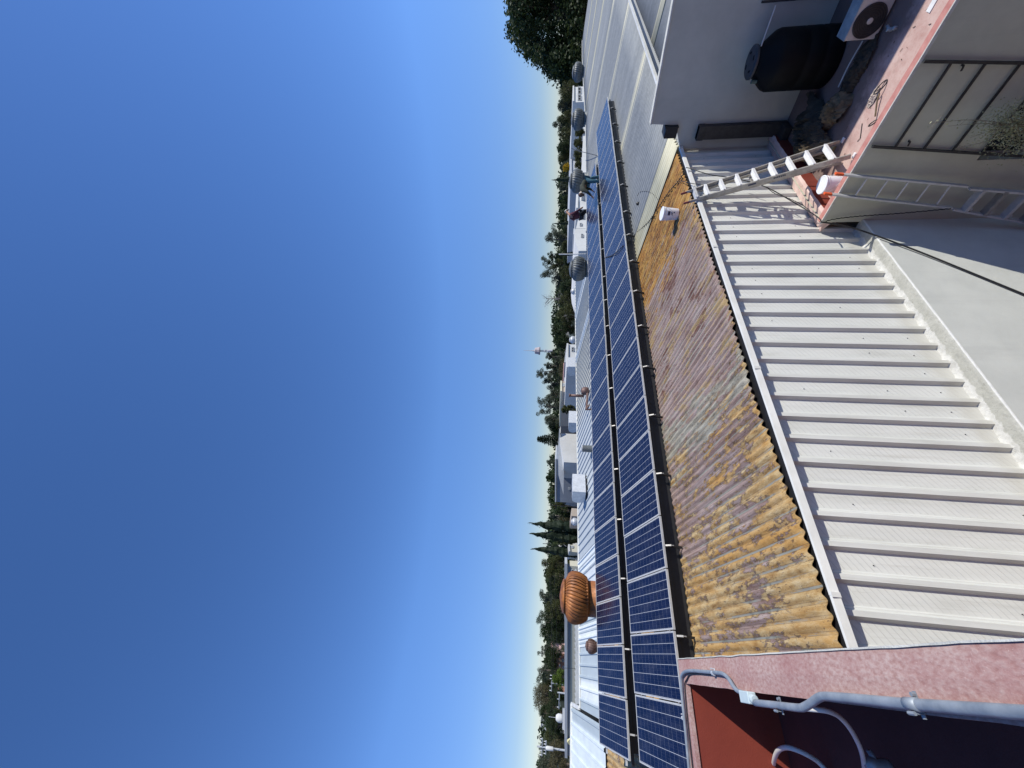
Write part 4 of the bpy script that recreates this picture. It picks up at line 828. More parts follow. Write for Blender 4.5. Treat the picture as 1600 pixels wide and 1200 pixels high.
P = [onY(1072,262,4.80),onY(1078,263,4.76),onY(1110,273,4.72),onY(1150,279,4.70),onY(1196,292,4.68),onY(1240,316,4.66),onY(1276,338,4.64),onY(1284,347,4.62)]
m = MB(); m.tube(dense(P,.1),.011,6); tag(m.build('rope', M_BLACK), 'black rope hanging slantwise down the ribbed cladding behind the stepladder', 'rope', 'black ropes')
P = [onY(1284,347,4.62),onY(1310,351,4.66),onY(1345,360,4.68),onY(1420,387,4.69),onY(1500,419,4.70),onY(1600,460,4.70),onY(1640,476,4.70)]
m = MB(); m.tube(dense(P,.1),.014,6); tag(m.build('rope', M_BLACK), 'black rope stretched down across the pale blue grey wall', 'rope', 'black ropes')
P = [onX(1286,348,7.58),onX(1300,343,7.6),onX(1340,338,7.58),onX(1410,333,7.45),onX(1485,326,7.30)]
m = MB(); m.tube(twist(dense(P,.012),.01,.075,.007),.009,6); tag(m.build('rope', M_BLACK), 'black wavy rope from the terrace corner to the top of the lower ladder section', 'rope', 'black ropes')
P = [onY(1197,292,4.66),onY(1212,303,4.66),onY(1230,309,4.65),onY(1255,321,4.64),onY(1272,336,4.62)]
m = MB(); m.tube(twist(dense(P,.012),.01,.07,.008),.007,5); tag(m.build('cable', M_BLACK), 'thin coiled black cable beside the slanting rope above the terrace corner', 'cable')
P = [onY(1072,263,4.81),onY(1095,268,4.80),onY(1105,275,4.79),onY(1108,300,4.78)]
m = MB(); m.tube(dense([onroof(1059,289,.04),onroof(1063,283,.05),onY(1078,286,4.80),onY(1083,287,4.80),onY(1092,288,4.78),onY(1104,289,4.75)],.06),.008,6); tag(m.build('cable', M_BLACK), 'thin black cable crossing the white flashing next to the stepladder top', 'cable')
a = onY(892,231,17); P = [onY(893,232,17.0), onY(905,236,15), onY(921,240,13.3), onY(933,243,12.4)]
m = MB(); m.tube(dense(P,.3),.025,6); tag(m.build('cable', M_BLACK), 'dark cable slanting from the ridge down to the end of the solar panels', 'cable')
P = [onroof(996,306,.03),onroof(1000,300,.03),onroof(1010,299,.03),onroof(1020,303,.03),onroof(1028,312,.03)]
m = MB(); m.tube(dense(P,.05),.009,5); c=onroof(998,318,.05); m.lathe([(.06,0),(.07,.04),(.03,.09)], c, 8); tag(m.build('cable', M_BLACK), 'loose black cable end on the pale corrugated roof', 'cable')
# ------------------------------------------------------------------ workers
def skin(name, J, E, mat, parent, sub=2, root=None):
    names = list(J); me = bpy.data.meshes.new(name); me.from_pydata([tuple(J[k][0]) for k in names], [(names.index(a), names.index(b)) for a, b in E], [])
    o = bpy.data.objects.new(name, me); COL.objects.link(o); me.materials.append(mat); o.parent = parent; o.matrix_parent_inverse = Matrix.Translation(-parent.location)
    sk = o.modifiers.new('skin','SKIN'); sk.use_smooth_shade = True; sv = me.skin_vertices[0].data
    for i, k in enumerate(names):
        r = J[k][1]; sv[i].radius = r if isinstance(r, tuple) else (r, r); sv[i].use_root = (k == (root or names[0]))
    su = o.modifiers.new('sub','SUBSURF'); su.levels = sub; su.render_levels = sub; return o
SKIN = simple('tanned_skin', (.36,.19,.12),(.30,.15,.095),10,.6)
def person(label, J, shirt, trousers, hatmat, extra=None, shoes=None):
    t = thing('person', label, 'person', (J['hip'].x,J['hip'].y,min(J['lf'].z,J['rf'].z)), 'workers on the roof'); V = {}
    r = dict(hip=(.20,.15),belly=(.19,.14),chest=(.22,.16),neck=.065,head0=.075,head=.095,head1=.075,ls=.085,le=.058,lw=.038,lh=.04,rs=.085,re=.058,rw=.038,rh=.04,lhip=.115,lk=.08,la=.055,lf=.045,lt=.035,rhip=.115,rk=.08,ra=.055,rf=.045,rt=.035)
    J = dict(J); up = (J['head']-J['neck']).normalized(); J['head0'] = lerp(J['neck'],J['head'],.62); J['head1'] = J['head']+up*.08; J['belly'] = lerp(J['hip'],J['chest'],.5)
    E = [('hip','belly'),('belly','chest'),('chest','neck'),('neck','head0'),('head0','head'),('head','head1'),('chest','ls'),('ls','le'),('le','lw'),('lw','lh'),('chest','rs'),('rs','re'),('re','rw'),('rw','rh'),('hip','lhip'),('lhip','lk'),('lk','la'),('la','lf'),('lf','lt'),('hip','rhip'),('rhip','rk'),('rk','ra'),('ra','rf'),('rf','rt')]
    D = {k: (J[k], r[k]) for k in r if k in J}
    for s in 'lr':
        h = J[s+'h']; d = (J[s+'h']-J[s+'w']).normalized(); side = d.cross(Vector((0,0,1))).normalized()
        for q in range(4):
            a = s+'f%da' % q; b = s+'f%db' % q; o_ = side*(q-1.5)*.020; D[a] = (h+o_+d*.035,.009); D[b] = (h+o_*1.2+d*(.075+.012*(1.5-abs(q-1.5)))+Vector((0,0,-.012)),.007); E += [(s+'h',a),(a,b)]
        D[s+'ta'] = (h+side*.045+d*.01,.010); E.append((s+'h',s+'ta'))
    skin('body', D, E, SKIN, t)
    k = 1.25
    C = {n: (J[n], tuple(x*k for x in r[n]) if isinstance(r[n], tuple) else r[n]*k*1.12) for n in ('belly','chest','ls','le','rs','re')}; C['neckb'] = (lerp(J['chest'],J['neck'],.7), .075); C['hipb'] = (lerp(J['belly'],J['hip'],.8),(.23,.18)); C['lwb'] = (lerp(J['le'],J['lw'],.8),.042); C['rwb'] = (lerp(J['re'],J['rw'],.8),.042)
    skin('shirt', C, [('belly','chest'),('belly','hipb'),('chest','neckb'),('chest','ls'),('ls','le'),('le','lwb'),('chest','rs'),('rs','re'),('re','rwb')], shirt, t)
    C = {n: (J[n], tuple(x*1.15 for x in r[n]) if isinstance(r[n], tuple) else r[n]*1.3) for n in ('hip','lhip','lk','la','rhip','rk','ra')}
    skin('trousers', C, [('hip','lhip'),('lhip','lk'),('lk','la'),('hip','rhip'),('rhip','rk'),('rk','ra')], trousers, t)
    for s in 'lr': skin('shoe', {'a':(J[s+'f'],.055),'b':(J[s+'t'],.045)}, [('a','b')], M_BLACK, t, 1)
    # face and cap
    f = (J['look']-J['look'].dot(up)*up).normalized(); sd = f.cross(up).normalized(); hc = J['head']; m = MB()
    m.lathe([(.018,-.03),(.014,.0),(.006,.02)], hc+f*.10, 6); m.build('nose', SKIN, t)
    m = MB()
    for q in (-1,1): m.lathe([(.004,-.008),(.011,0),(.004,.008)], hc+f*.094+sd*q*.034+up*.018, 6)
    m.build('eyes', M_BLACK, t)
    m = MB(); m.bar(hc+f*.095-up*.045-sd*.025, hc+f*.095-up*.045+sd*.025,.012,.008); m.build('mouth', simple('lip_tone',(.25,.09,.07),(.2,.07,.05),9,.6), t)
    m = MB()
    for q in (-1,1): m.lathe([(.008,-.03),(.018,0),(.008,.03)], hc+sd*q*.098, 6)
    m.build('ears', SKIN, t)
    rot = Matrix((sd, f, up)).transposed().to_4x4(); m = MB(); m.lathe([(.118,.015),(.120,.05),(.105,.095),(.06,.125),(.01,.132)], hc, 20, 0, rot); m.box((-.075,.09,.02),(.075,.19,.032),0,Matrix.Translation(hc) @ rot); m.build('cap', hatmat, t, smooth=True)
    if extra: extra(t, J, up, f, sd)
    return t
TEAL = simple('faded_teal_denim', (.06,.16,.20),(.035,.10,.13),7,.85); DKG = simple('dark_olive_cloth', (.035,.04,.025),(.02,.024,.015),7,.9)
MAR = simple('dark_maroon_cloth', (.10,.025,.045),(.06,.015,.028),7,.9); NAVY = simple('near_black_trousers', (.012,.014,.02),(.008,.009,.012),7,.9)
WCAP = simple('off_white_cap', (.72,.70,.62),(.6,.58,.5),9,.8); BCAP = simple('brown_cap', (.16,.09,.06),(.1,.055,.035),9,.8)
def J1():
    j = {}; Y = 10.85
    j['hip'] = onY(915,284,Y); j['chest'] = onY(909.5,294.5,Y+.1); j['neck'] = onY(908.5,299,Y+.15); j['head'] = onY(907.5,303.8,Y+.18)
    ax = Vector((.45,-.9,0)).normalized(); c = j['chest']
    j['ls'] = onY(912,296.5,Y-.05); j['rs'] = onY(910,297.5,Y+.35); j['le'] = onY(919,301,Y); j['lw'] = onY(925,307,Y+.25); j['lh'] = onY(926.5,308.6,Y+.32)
    j['re'] = onY(921,294.5,Y+.35); j['rw'] = onY(926,298,Y+.5); j['rh'] = onY(927.5,299.2,Y+.55)
    j['lhip'] = j['hip']+Vector((-.07,-.10,-.06)); j['rhip'] = j['hip']+Vector((.07,.10,-.06)); zf = -2.06
    j['lk'] = onY(925,283.5,Y-.12); j['la'] = Vector((j['lk'].x+.05,Y-.10,zf+.09)); j['lf'] = j['la']+Vector((0,0,-.045)); j['lt'] = j['lf']+Vector((-.16,.05,0))
    j['rk'] = onY(924,278.5,Y+.10); j['ra'] = Vector((j['rk'].x+.12,Y+.06,zf+.09)); j['rf'] = j['ra']+Vector((0,0,-.045)); j['rt'] = j['rf']+Vector((-.16,.05,0)); j['look'] = Vector((-.75,.1,-.5)); return j
def scarf(t, J, up, f, sd):
    m = MB(); m.lathe([(.085,-.12),(.10,-.09),(.115,-.04),(.118,.0),(.10,.02)], J['head'], 16, 0, Matrix((sd, f, up)).transposed().to_4x4()); m.build('scarf', WCAP, t, smooth=True)
person('worker in teal trousers and dark shirt bending over the farther row of panels', J1(), DKG, TEAL, BCAP, scarf)
hp = J1()['hip']; m = MB(); m.box((hp.x-.9,10.55,-2.28),(hp.x+.9,11.12,-2.07)); tag(m.build('plank', simple('grey_plank',(.3,.27,.22),(.2,.18,.15),5,.9)), 'wooden plank in the gap between the panel rows under the bending worker', 'plank')
def J2():
    j = {}; Y = 13.75
    j['hip'] = onY(906,336,Y); j['chest'] = onY(893.5,338.5,Y); j['neck'] = onY(888.8,334.2,Y); j['head'] = onY(885.5,330.8,Y)
    j['ls'] = onY(894.5,335,Y-.2); j['rs'] = onY(893.5,338,Y+.2); j['le'] = onY(902,330,Y-.28); j['lw'] = onY(907.5,325.5,Y-.2); j['lh'] = onY(909.5,324.5,Y-.2)
    j['re'] = onY(901.5,331,Y+.25); j['rw'] = onY(907,326.5,Y+.1); j['rh'] = onY(909,325.5,Y+.1)
    j['lhip'] = j['hip']+Vector((-.04,-.10,-.07)); j['rhip'] = j['hip']+Vector((.04,.10,-.07)); zf = roofz(Y)
    j['lk'] = onY(914,329,Y-.1); j['la'] = Vector((j['lk'].x-.12,Y-.1,zf+.09)); j['lf'] = j['la']+Vector((0,0,-.045)); j['lt'] = j['lf']+Vector((.13,-.1,0))
    j['rk'] = onY(914,331,Y+.1); j['ra'] = Vector((j['rk'].x-.1,Y+.12,zf+.09)); j['rf'] = j['ra']+Vector((0,0,-.045)); j['rt'] = j['rf']+Vector((.13,-.1,0)); j['look'] = Vector((.5,-.5,-.4)); return j
person('worker in a maroon top and pale cap crouching behind the panels near the ridge', J2(), MAR, NAVY, WCAP)
# ------------------------------------------------------------------ town behind the factory
FH = Vector((FW.x, FW.y, 0)).normalized(); RH = Vector((FH.y, -FH.x, 0))
def ah(x, y, D): r = ray(x, y); return r*(D/r.dot(FH))     # point D metres ahead, measured level
def prism(m, px, D, T, mi=0, side=0.0):
    a = [ah(x, y, D) for x, y in px]; b = [p+FH*T+RH*side for p in a]; n = len(a)
    m.add(a+b, [tuple(range(n)), tuple(range(2*n-1, n-1, -1))]+[(q, n+q, n+(q+1) % n, (q+1) % n) for q in range(n)], mi)
def down(px, D):    # close a skyline polygon at street level
    (xa, ya), (xb, yb) = px[0], px[-1]; A = ah(xa, ya, D); B = ah(xb, yb, D)
    return [ah(x, y, D) for x, y in px]+[Vector((B.x,B.y,GZ)), Vector((A.x,A.y,GZ))]
def block(px, D, T, mat, label, cat='building', name='town_building', windows=(), roof=None, group=None, wmat=None, face='Y'):
    global ah, FH
    ah0, FH0 = ah, FH
    if face == 'Y':                      # fronts square to the factory grid
        Yp = ah0(px[len(px)//2][0], px[len(px)//2][1], D).y; ah = lambda x, y, D_: onY(x, y, Yp+(D_-D)*.8); FH = Vector((0,1,0))
    try: return block_(px, D, T, mat, label, cat, name, windows, roof, group, wmat)
    finally: ah, FH = ah0, FH0
def block_(px, D, T, mat, label, cat, name, windows, roof, group, wmat):
    P = down(px, D); c = (P[-1]+P[-2])/2; t = thing(name, label, cat, c, group); Q = [p+FH*T for p in P]; n = len(P); m = MB()
    m.add(P+Q, [tuple(range(n)), tuple(range(2*n-1, n-1, -1))]+[(q, n+q, n+(q+1) % n, (q+1) % n) for q in range(n)]); m.build('wall', mat, t)
    for (x0, x1, y0, y1) in windows:
        m = MB(); a = [ah(x0,y0,D-.04),ah(x0,y1,D-.04),ah(x1,y1,D-.04),ah(x1,y0,D-.04)]; m.add(a+[p+FH*.03 for p in a], [(0,1,2,3),(7,6,5,4),(0,4,5,1),(1,5,6,2),(2,6,7,3),(3,7,4,0)]); w_ = m.build('window', wmat or M_GLASS, t)
        m = MB(); fr = .10*D/60
        for p_, q_ in ((a[0],a[1]),(a[1],a[2]),(a[2],a[3]),(a[3],a[0]),((a[0]+a[1])/2,(a[2]+a[3])/2)): m.bar(p_-FH*.03,q_-FH*.03,fr,.05,FH)
        m.build('window_frame', M_LGREY, w_)
    if roof:
        m = MB()
        for (pa, pb) in zip(px, px[1:]):
            A = ah(pa[0],pa[1],D)-FH*.2; B = ah(pb[0],pb[1],D)-FH*.2
            if abs(pa[1]-pb[1]) > .6: m.add([A,B,B+FH*(T+.4),A+FH*(T+.4)]+[p+Vector((0,0,.22)) for p in (A,B,B+FH*(T+.4),A+FH*(T+.4))], [(3,2,1,0),(4,5,6,7),(0,1,5,4),(1,2,6,5),(2,3,7,6),(3,0,4,7)])
        m.build('roof', roof, t)
    return t
block([(869,784),(869,717)],72,26,M_GREYW,'slate grey hall wall with a white wedge of roof across it',windows=((888,891,762,765),(891,893,722,725)),roof=M_LGREY,face='F')
block([(881,722),(878,706),(875,692),(874,673),(880,650),(881,640),(883,626)],70,24,M_WHITEW,'large pale hall wall with a gently stepped top left of the slate grey wall',windows=(),roof=None)
t = thing('roof_wedge','bright white sloping roof strip tapering across the slate grey hall','roof',ah(880,720,68.5)); m = MB(); prism(m,[(874,668),(872,700),(872.5,742),(880.3,773),(881.5,722),(879,700)],69.2,.5); m.build('roof_panel', M_WHITEW, t)
block([(878,612),(878,596)],58,10,M_TANW,'narrow beige house with louvred vents between a peach wall and a grey brown wall',windows=((879,880.5,599,604),(882,883.5,599,603),(889,890,602,604)),roof=M_CREAM)
block([(878,627),(878,612.3)],60,10,simple('grey_brown_wall',(.20,.18,.165),(.15,.135,.12),1,.9),'plain grey brown wall right beside the beige house',windows=((888,889.5,618,620),))
block([(884,599),(884,591)],62,8,simple('peach_wall',(.62,.38,.22),(.52,.31,.18),1,.9),'small peach coloured wall behind the vent hoods',roof=M_WHITEW)
block([(881,571),(880.5,567)],70,8,simple('pink_wall',(.58,.33,.27),(.5,.28,.22),1,.9),'tiny salmon pink gable end beyond the half round hood')
block([(881.5,566),(885,540)],66,10,M_LGREY,'low light grey roof below the lattice tower',windows=((886,888,556,560),))
block([(888,575),(888,538)],52,10,M_WHITEW,'long low white building below the lattice tower',windows=((893,897,543,549),(892,896,560,566),(894,897,569,573)),roof=M_WHITEW)
block([(903,327),(903,306)],48,9,M_WHITEW,'bright white box building between the two workers',roof=M_WHITEW)
block([(900,357),(903,344)],46,9,M_WHITEW,'white low roof just left of the crouching worker',windows=((906,909,349,353),))
block([(904,392),(899,378),(897.5,365),(899,357.5)],44,9,M_WHITEW,'bright white sloping roof beside the upright white pole',windows=((908,911,366,371),))
block([(896,366),(896,357)],60,5,M_LGREY,'small white grey block with dark windows above the white sloping roof',windows=((898,899,359,364),))
block([(897,160),(897,136)],62,10,M_WHITEW,'white house with large dark windows between two grey turbines',windows=((903,908,137,147),(903,908,149,157)),roof=M_WHITEW)
block([(893.5,290),(893,214)],70,14,M_LGREY,'long grey shed with a pale roof edge behind the slanting cable',windows=((897,899,222,226),(897,899,246,250)),roof=M_LGREY)
block([(909,300),(909.5,262),(911.5,198)],50,5,M_WHITEW,'white parapet showing behind the ridge below the grey shed',name='parapet',cat='parapet')
# long cream building at the lower end of the photo
t = block([(890,1150),(890.5,884)],40,1.2,M_CREAM,'long cream wall under a dark grey roof overhang near the orange turbine',windows=((893,896,890,896),),name='cream_building',face='F')
m = MB(); a = ah(882.5,1183,39.95); b = ah(882.5,880,39.95); sl = Vector((0,0,-.40))
vs = [a-FH*.09,b-FH*.09,b+FH*1.4,a+FH*1.4]; m.add(vs+[p+Vector((0,0,-.26)) for p in vs], [(0,1,2,3),(7,6,5,4),(0,4,5,1),(1,5,6,2),(2,6,7,3),(3,7,4,0)]); m.build('roof', M_LGREY, t)
m = MB(); a = ah(886,1180,40); b = ah(886,885,40); zz = Vector((0,0,-.62)); m.add([a,b,b+zz*.6,a+zz*.6]+[p+FH*.6 for p in (a,b,b+zz*.6,a+zz*.6)], [(0,1,2,3),(7,6,5,4),(0,4,5,1),(1,5,6,2),(2,6,7,3),(3,7,4,0)]); m.build('painted_shade_band', M_GREYW, t)  # slate band paints the shade under the roof edge
m = MB(); a = ah(893,1168,39.4); b = ah(886,1160,39.4); m.add([a, b, ah(895,1150,39.4), a+FH*.3, b+FH*.3, ah(895,1150,39.7)], [(0,1,2),(5,4,3),(0,3,4,1),(1,4,5,2),(2,5,3,0)]); m.build('yellow_awning', simple('pale_yellow_cloth',(.62,.58,.32),(.52,.48,.26),4,.8), t)
# a low corrugated shed roof between the ridge and the cream building
t = thing('shed', 'low shed with a coarse corrugated grey roof behind the white ridge', 'shed', ah(905,1040,27)); m = MB(); vs = []; y = 902
A = ah(900,1112,29); B = ah(899,885,29); n = 150
for i in range(n+1):
    p = lerp(A,B,i/n); h = .10*max(-.4,math.sin(i/n*2*math.pi*26)); vs += [p+Vector((0,0,h)), p-FH*4+Vector((0,0,h-.55))]
m.add(vs, [(2*i,2*i+2,2*i+3,2*i+1) for i in range(n)]); m.build('roof', M_GREYR, t)
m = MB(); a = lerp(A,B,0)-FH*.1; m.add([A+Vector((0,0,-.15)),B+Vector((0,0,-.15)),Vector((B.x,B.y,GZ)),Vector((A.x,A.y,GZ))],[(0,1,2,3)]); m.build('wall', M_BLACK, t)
M_PINKW = simple('pink_white_wall',(.62,.42,.38),(.5,.3,.27),1,.9)
block([(871,1045),(871.5,1020)],85,8,M_BRICK,'bare brick house with small openings between dark trees and the bright green bush',windows=((874,876,1024,1027),(878,881,1030,1034),(874,876,1038,1041),(879,882,1041,1044)))
block([(872,1083),(871,1073)],95,8,M_BRICK,'small brick house end right below the bright green bush')
block([(860.5,1022),(859.5,1009),(862,1003)],120,8,M_PINKW,'tiny pink and white house among the treetops')
block([(846,1141),(846,1123)],150,8,M_LGREY,'flat roofed grey house on the far hill among treetops',windows=((848,850,1126,1129),(848,850,1134,1137)),roof=M_GREYW)
t = block([(856,855),(856,844)],160,10,M_WHITEW,'white tower block between two cypress spires',windows=((857,868,848,850.5),)); m = MB(); m.tube([ah(857,849.5,162),ah(848,849.5,162)],.12,6); m.build('antenna', M_DARKM, t)
block([(893,806),(893,794)],46,5,M_TANW,'low tan wall behind the pale ball vent')
block([(885,892),(884,881)],44,5,M_CREAM,'cream gable wall at the end of the long cream building',windows=((889,892,888,891),))
block([(891,862),(890,851)],60,5,M_CREAM,'small cream house front low between the cypresses',windows=((893,896,853,856),),roof=M_WHITEW)
block([(873,770),(872,742)],76,5,M_LGREY,'far light wall showing above the slate grey hall') if False else None
c = ah(873.5,1122,60); t = thing('dome_tank','white round rooftop tank with a short mast among dark trees','water tank',c); m = MB(); m.lathe([(.45,-.55),(.55,-.3),(.55,.15),(.35,.45),(.08,.55)], c, 20); m.build('shell', M_WHITEW, t, smooth=True); m = MB(); m.tube([c+Vector((0,0,.5)),c+Vector((0,0,1.6))],.03,6); m.build('mast', M_GALV, t)
m = MB(); m.box((c.x-1.2,c.y-1.2,GZ),(c.x+1.2,c.y+1.2,c.z-.55)); m.build('plinth', M_LGREY, t)
# lattice tower with an observation pod
D = 420; c = ah(848,548.3,D); pxm = D/602*1.0/ (1/1); u = D/602/.92
t = thing('observation_tower','slender distant tower with an observation pod and a mast','tower',(c.x,c.y,GZ)); M_TW = simple('hazy_pale_steel',(.50,.50,.52),(.42,.42,.45),.2,.8); M_TW2 = simple('hazy_pinkish_cladding',(.48,.40,.40),(.40,.35,.36),.3,.8); zc_ = ah(839,548.3,D).z
m = MB(); m.lathe([(2.3*u,-4.3*u),(5.2*u,-4.0*u),(5.6*u,-3.0*u),(4.8*u,-.6*u),(4.4*u,2.6*u),(3.2*u,3.2*u)], (c.x,c.y,zc_), 12); m.build('pod', M_TW2, t)
m = MB(); m.lathe([(5.7*u,-4.5*u),(5.9*u,-3.9*u),(5.5*u,-3.4*u)], (c.x,c.y,zc_), 12); m.build('pod_rim', simple('hazy_dark_rim',(.28,.26,.28),(.24,.22,.25),.3,.8), t)
m = MB(); zt_ = ah(818,548.3,D).z; m.tube([(c.x,c.y,zc_+3*u),(c.x,c.y,zc_+8*u),(c.x,c.y,zt_)], [1.3*u,.5*u,.2*u], 8); m.build('mast', M_TW, t)
m = MB()
for k in range(4):
    a = math.pi/4+k*math.pi/2; o = Vector((math.cos(a),math.sin(a),0)); m.tube([Vector((c.x,c.y,GZ))+o*2.6*u, Vector((c.x,c.y,zc_-4*u))+o*1.0*u],.28*u,5)
z = zc_-6*u; k = 0
while z > GZ: 
    f = 1.0+1.6*(zc_-z)/(zc_-GZ); P_ = [Vector((c.x+f*u*math.cos(math.pi/4+q*math.pi/2),c.y+f*u*math.sin(math.pi/4+q*math.pi/2),z)) for q in range(4)]; P2_ = [p+Vector((0,0,2.6*u)) for p in P_]
    for q in range(4): m.tube([P_[q],P2_[(q+1)%4]],.15*u,4); m.tube([P_[q],P_[(q+1)%4]],.15*u,4)
    z -= 2.8*u
m.build('lattice_shaft', M_TW, t)
m = MB(); m.lathe([(.3*u,-1.2*u),(2.6*u,-1.0*u),(2.6*u,-.4*u),(.3*u,0)], (c.x,c.y,ah(851,548.3,D).z), 12); m.lathe([(.3*u,-5*u),(2.0*u,-4*u),(2.0*u,4*u),(.3*u,5*u)], (c.x,c.y,ah(861,548.3,D).z), 10); m.build('collar', M_TW, t)
# utility poles and wires
def upole(x0, y0, x1, D, arms, label):
    a = ah(x0,y0,D); b = Vector((a.x,a.y,GZ)); t = thing('utility_pole', label, 'utility pole', b, 'concrete utility poles'); m = MB(); m.tube([b,a],[.17,.10],8); m.build('post', M_LGREY, t)
    for (x, hw, al) in arms:
        z = ah(x,y0,D).z; m = MB(); m.bar(Vector((a.x,a.y,z))-RH*hw, Vector((a.x,a.y,z))+RH*hw*al,.12,.12); m.build('crossarm', M_LGREY, t)
        m = MB()
        for s in (-.9,-.4,.5,.9): q = Vector((a.x,a.y,z))+RH*hw*s; m.tube([q,q+Vector((0,0,.3))],.05,6)
        m.build('insulators', M_WHITEPL, t)
    return t
upole(839,1166,885,52,((847,1.2,1),(853,.9,1)),'tall utility pole with a hanging white transformer near the bottom edge of the photo')
q = ah(858.5,1169.5,51.6); m = MB(); m.lathe([(.2,-.55),(.24,-.45),(.24,.35),(.12,.5)], q, 12); tag(m.build('transformer', M_WHITEW, smooth=True),'white can transformer hanging on the tall utility pole','transformer')
upole(861,1067,885,60,((862,1.3,.3),),'utility pole with a T arm just beside the bright green bush')
upole(871,1082,885,58,((874,2.4,-.0),),'utility pole with one long arm below the bright green bush')
m = MB(); a = ah(856,789,48); m.tube([Vector((a.x,a.y,GZ)),a],[.05,.02],6); m.bar(a-Vector((0,0,1.0))-RH*.5,a-Vector((0,0,1.0))+RH*.5,.04,.04); tag(m.build('antenna_pole', M_DARKM),'thin dark antenna pole beside the slate grey hall','antenna pole')
m = MB()
for (xa, xb, D1, sag) in ((858,853,60,.6),(859.5,855,60,.7),(866,862,55,.5)):
    a = ah(xa,900,D1); b = ah(xb,1230,D1-4); m.tube([lerp(a,b,i/24)-Vector((0,0,sag*4*(i/24)*(1-i/24))) for i in range(25)],.018,4)
tag(m.build('power_lines', M_DARKM),'thin power lines strung in front of the trees at the lower half of the photo','power line',kind=None)
m = MB(); a = ah(879,1044,30); b = ah(902,1044,30); m.tube([ah(873,1043.5,30),ah(903,1044.5,30)],.015,5); tag(m.build('thin_mast', M_DARKM),'hair thin mast in front of the cream wall','mast')
# ------------------------------------------------------------------ trees
import numpy as np
def leaves(name, mat, parent, clumps, n, size, seed, flat=.5, origin=None):
    R_ = np.random.RandomState(seed); C = np.array([[c[0].x,c[0].y,c[0].z] for c in clumps]); Rd = np.array([c[1] for c in clumps]); V = np.array([c[1]*c[1] for c in clumps]); V = V/V.sum()
    k = R_.choice(len(clumps), n, p=V); d = R_.normal(size=(n,3)); d /= np.linalg.norm(d,axis=1)[:,None]; rad = R_.uniform(.25,1,n)**.45
    wob = 1+.35*R_.normal(size=n)*.5; sq = np.array([1,1,flat if flat > .3 else .3]); P = C[k]+d*(Rd[k]*rad*wob)[:,None]*np.where(np.array([1,1,0]) > 0, 1.0, 0.82)
    a = R_.normal(size=(n,3)); a[:,2] *= .6; a /= np.linalg.norm(a,axis=1)[:,None]; b = np.cross(a, R_.normal(size=(n,3))); b /= np.linalg.norm(b,axis=1)[:,None]
    s = size*R_.uniform(.55,1.35,n)[:,None]; co = np.stack([P-a*s, P+b*s*.55, P+a*s, P-b*s*.55],1).reshape(-1,3)
    me = bpy.data.meshes.new(name); me.vertices.add(4*n); me.vertices.foreach_set('co', co.ravel()); me.loops.add(4*n); me.loops.foreach_set('vertex_index', np.arange(4*n)); me.polygons.add(n); me.polygons.foreach_set('loop_start', np.arange(0,4*n,4)); me.update(calc_edges=True)
    me.materials.append(mat); o = bpy.data.objects.new(name, me); COL.objects.link(o); o.parent = parent; o.matrix_parent_inverse = Matrix.Translation(-parent.location); return o
TSEED = [100]
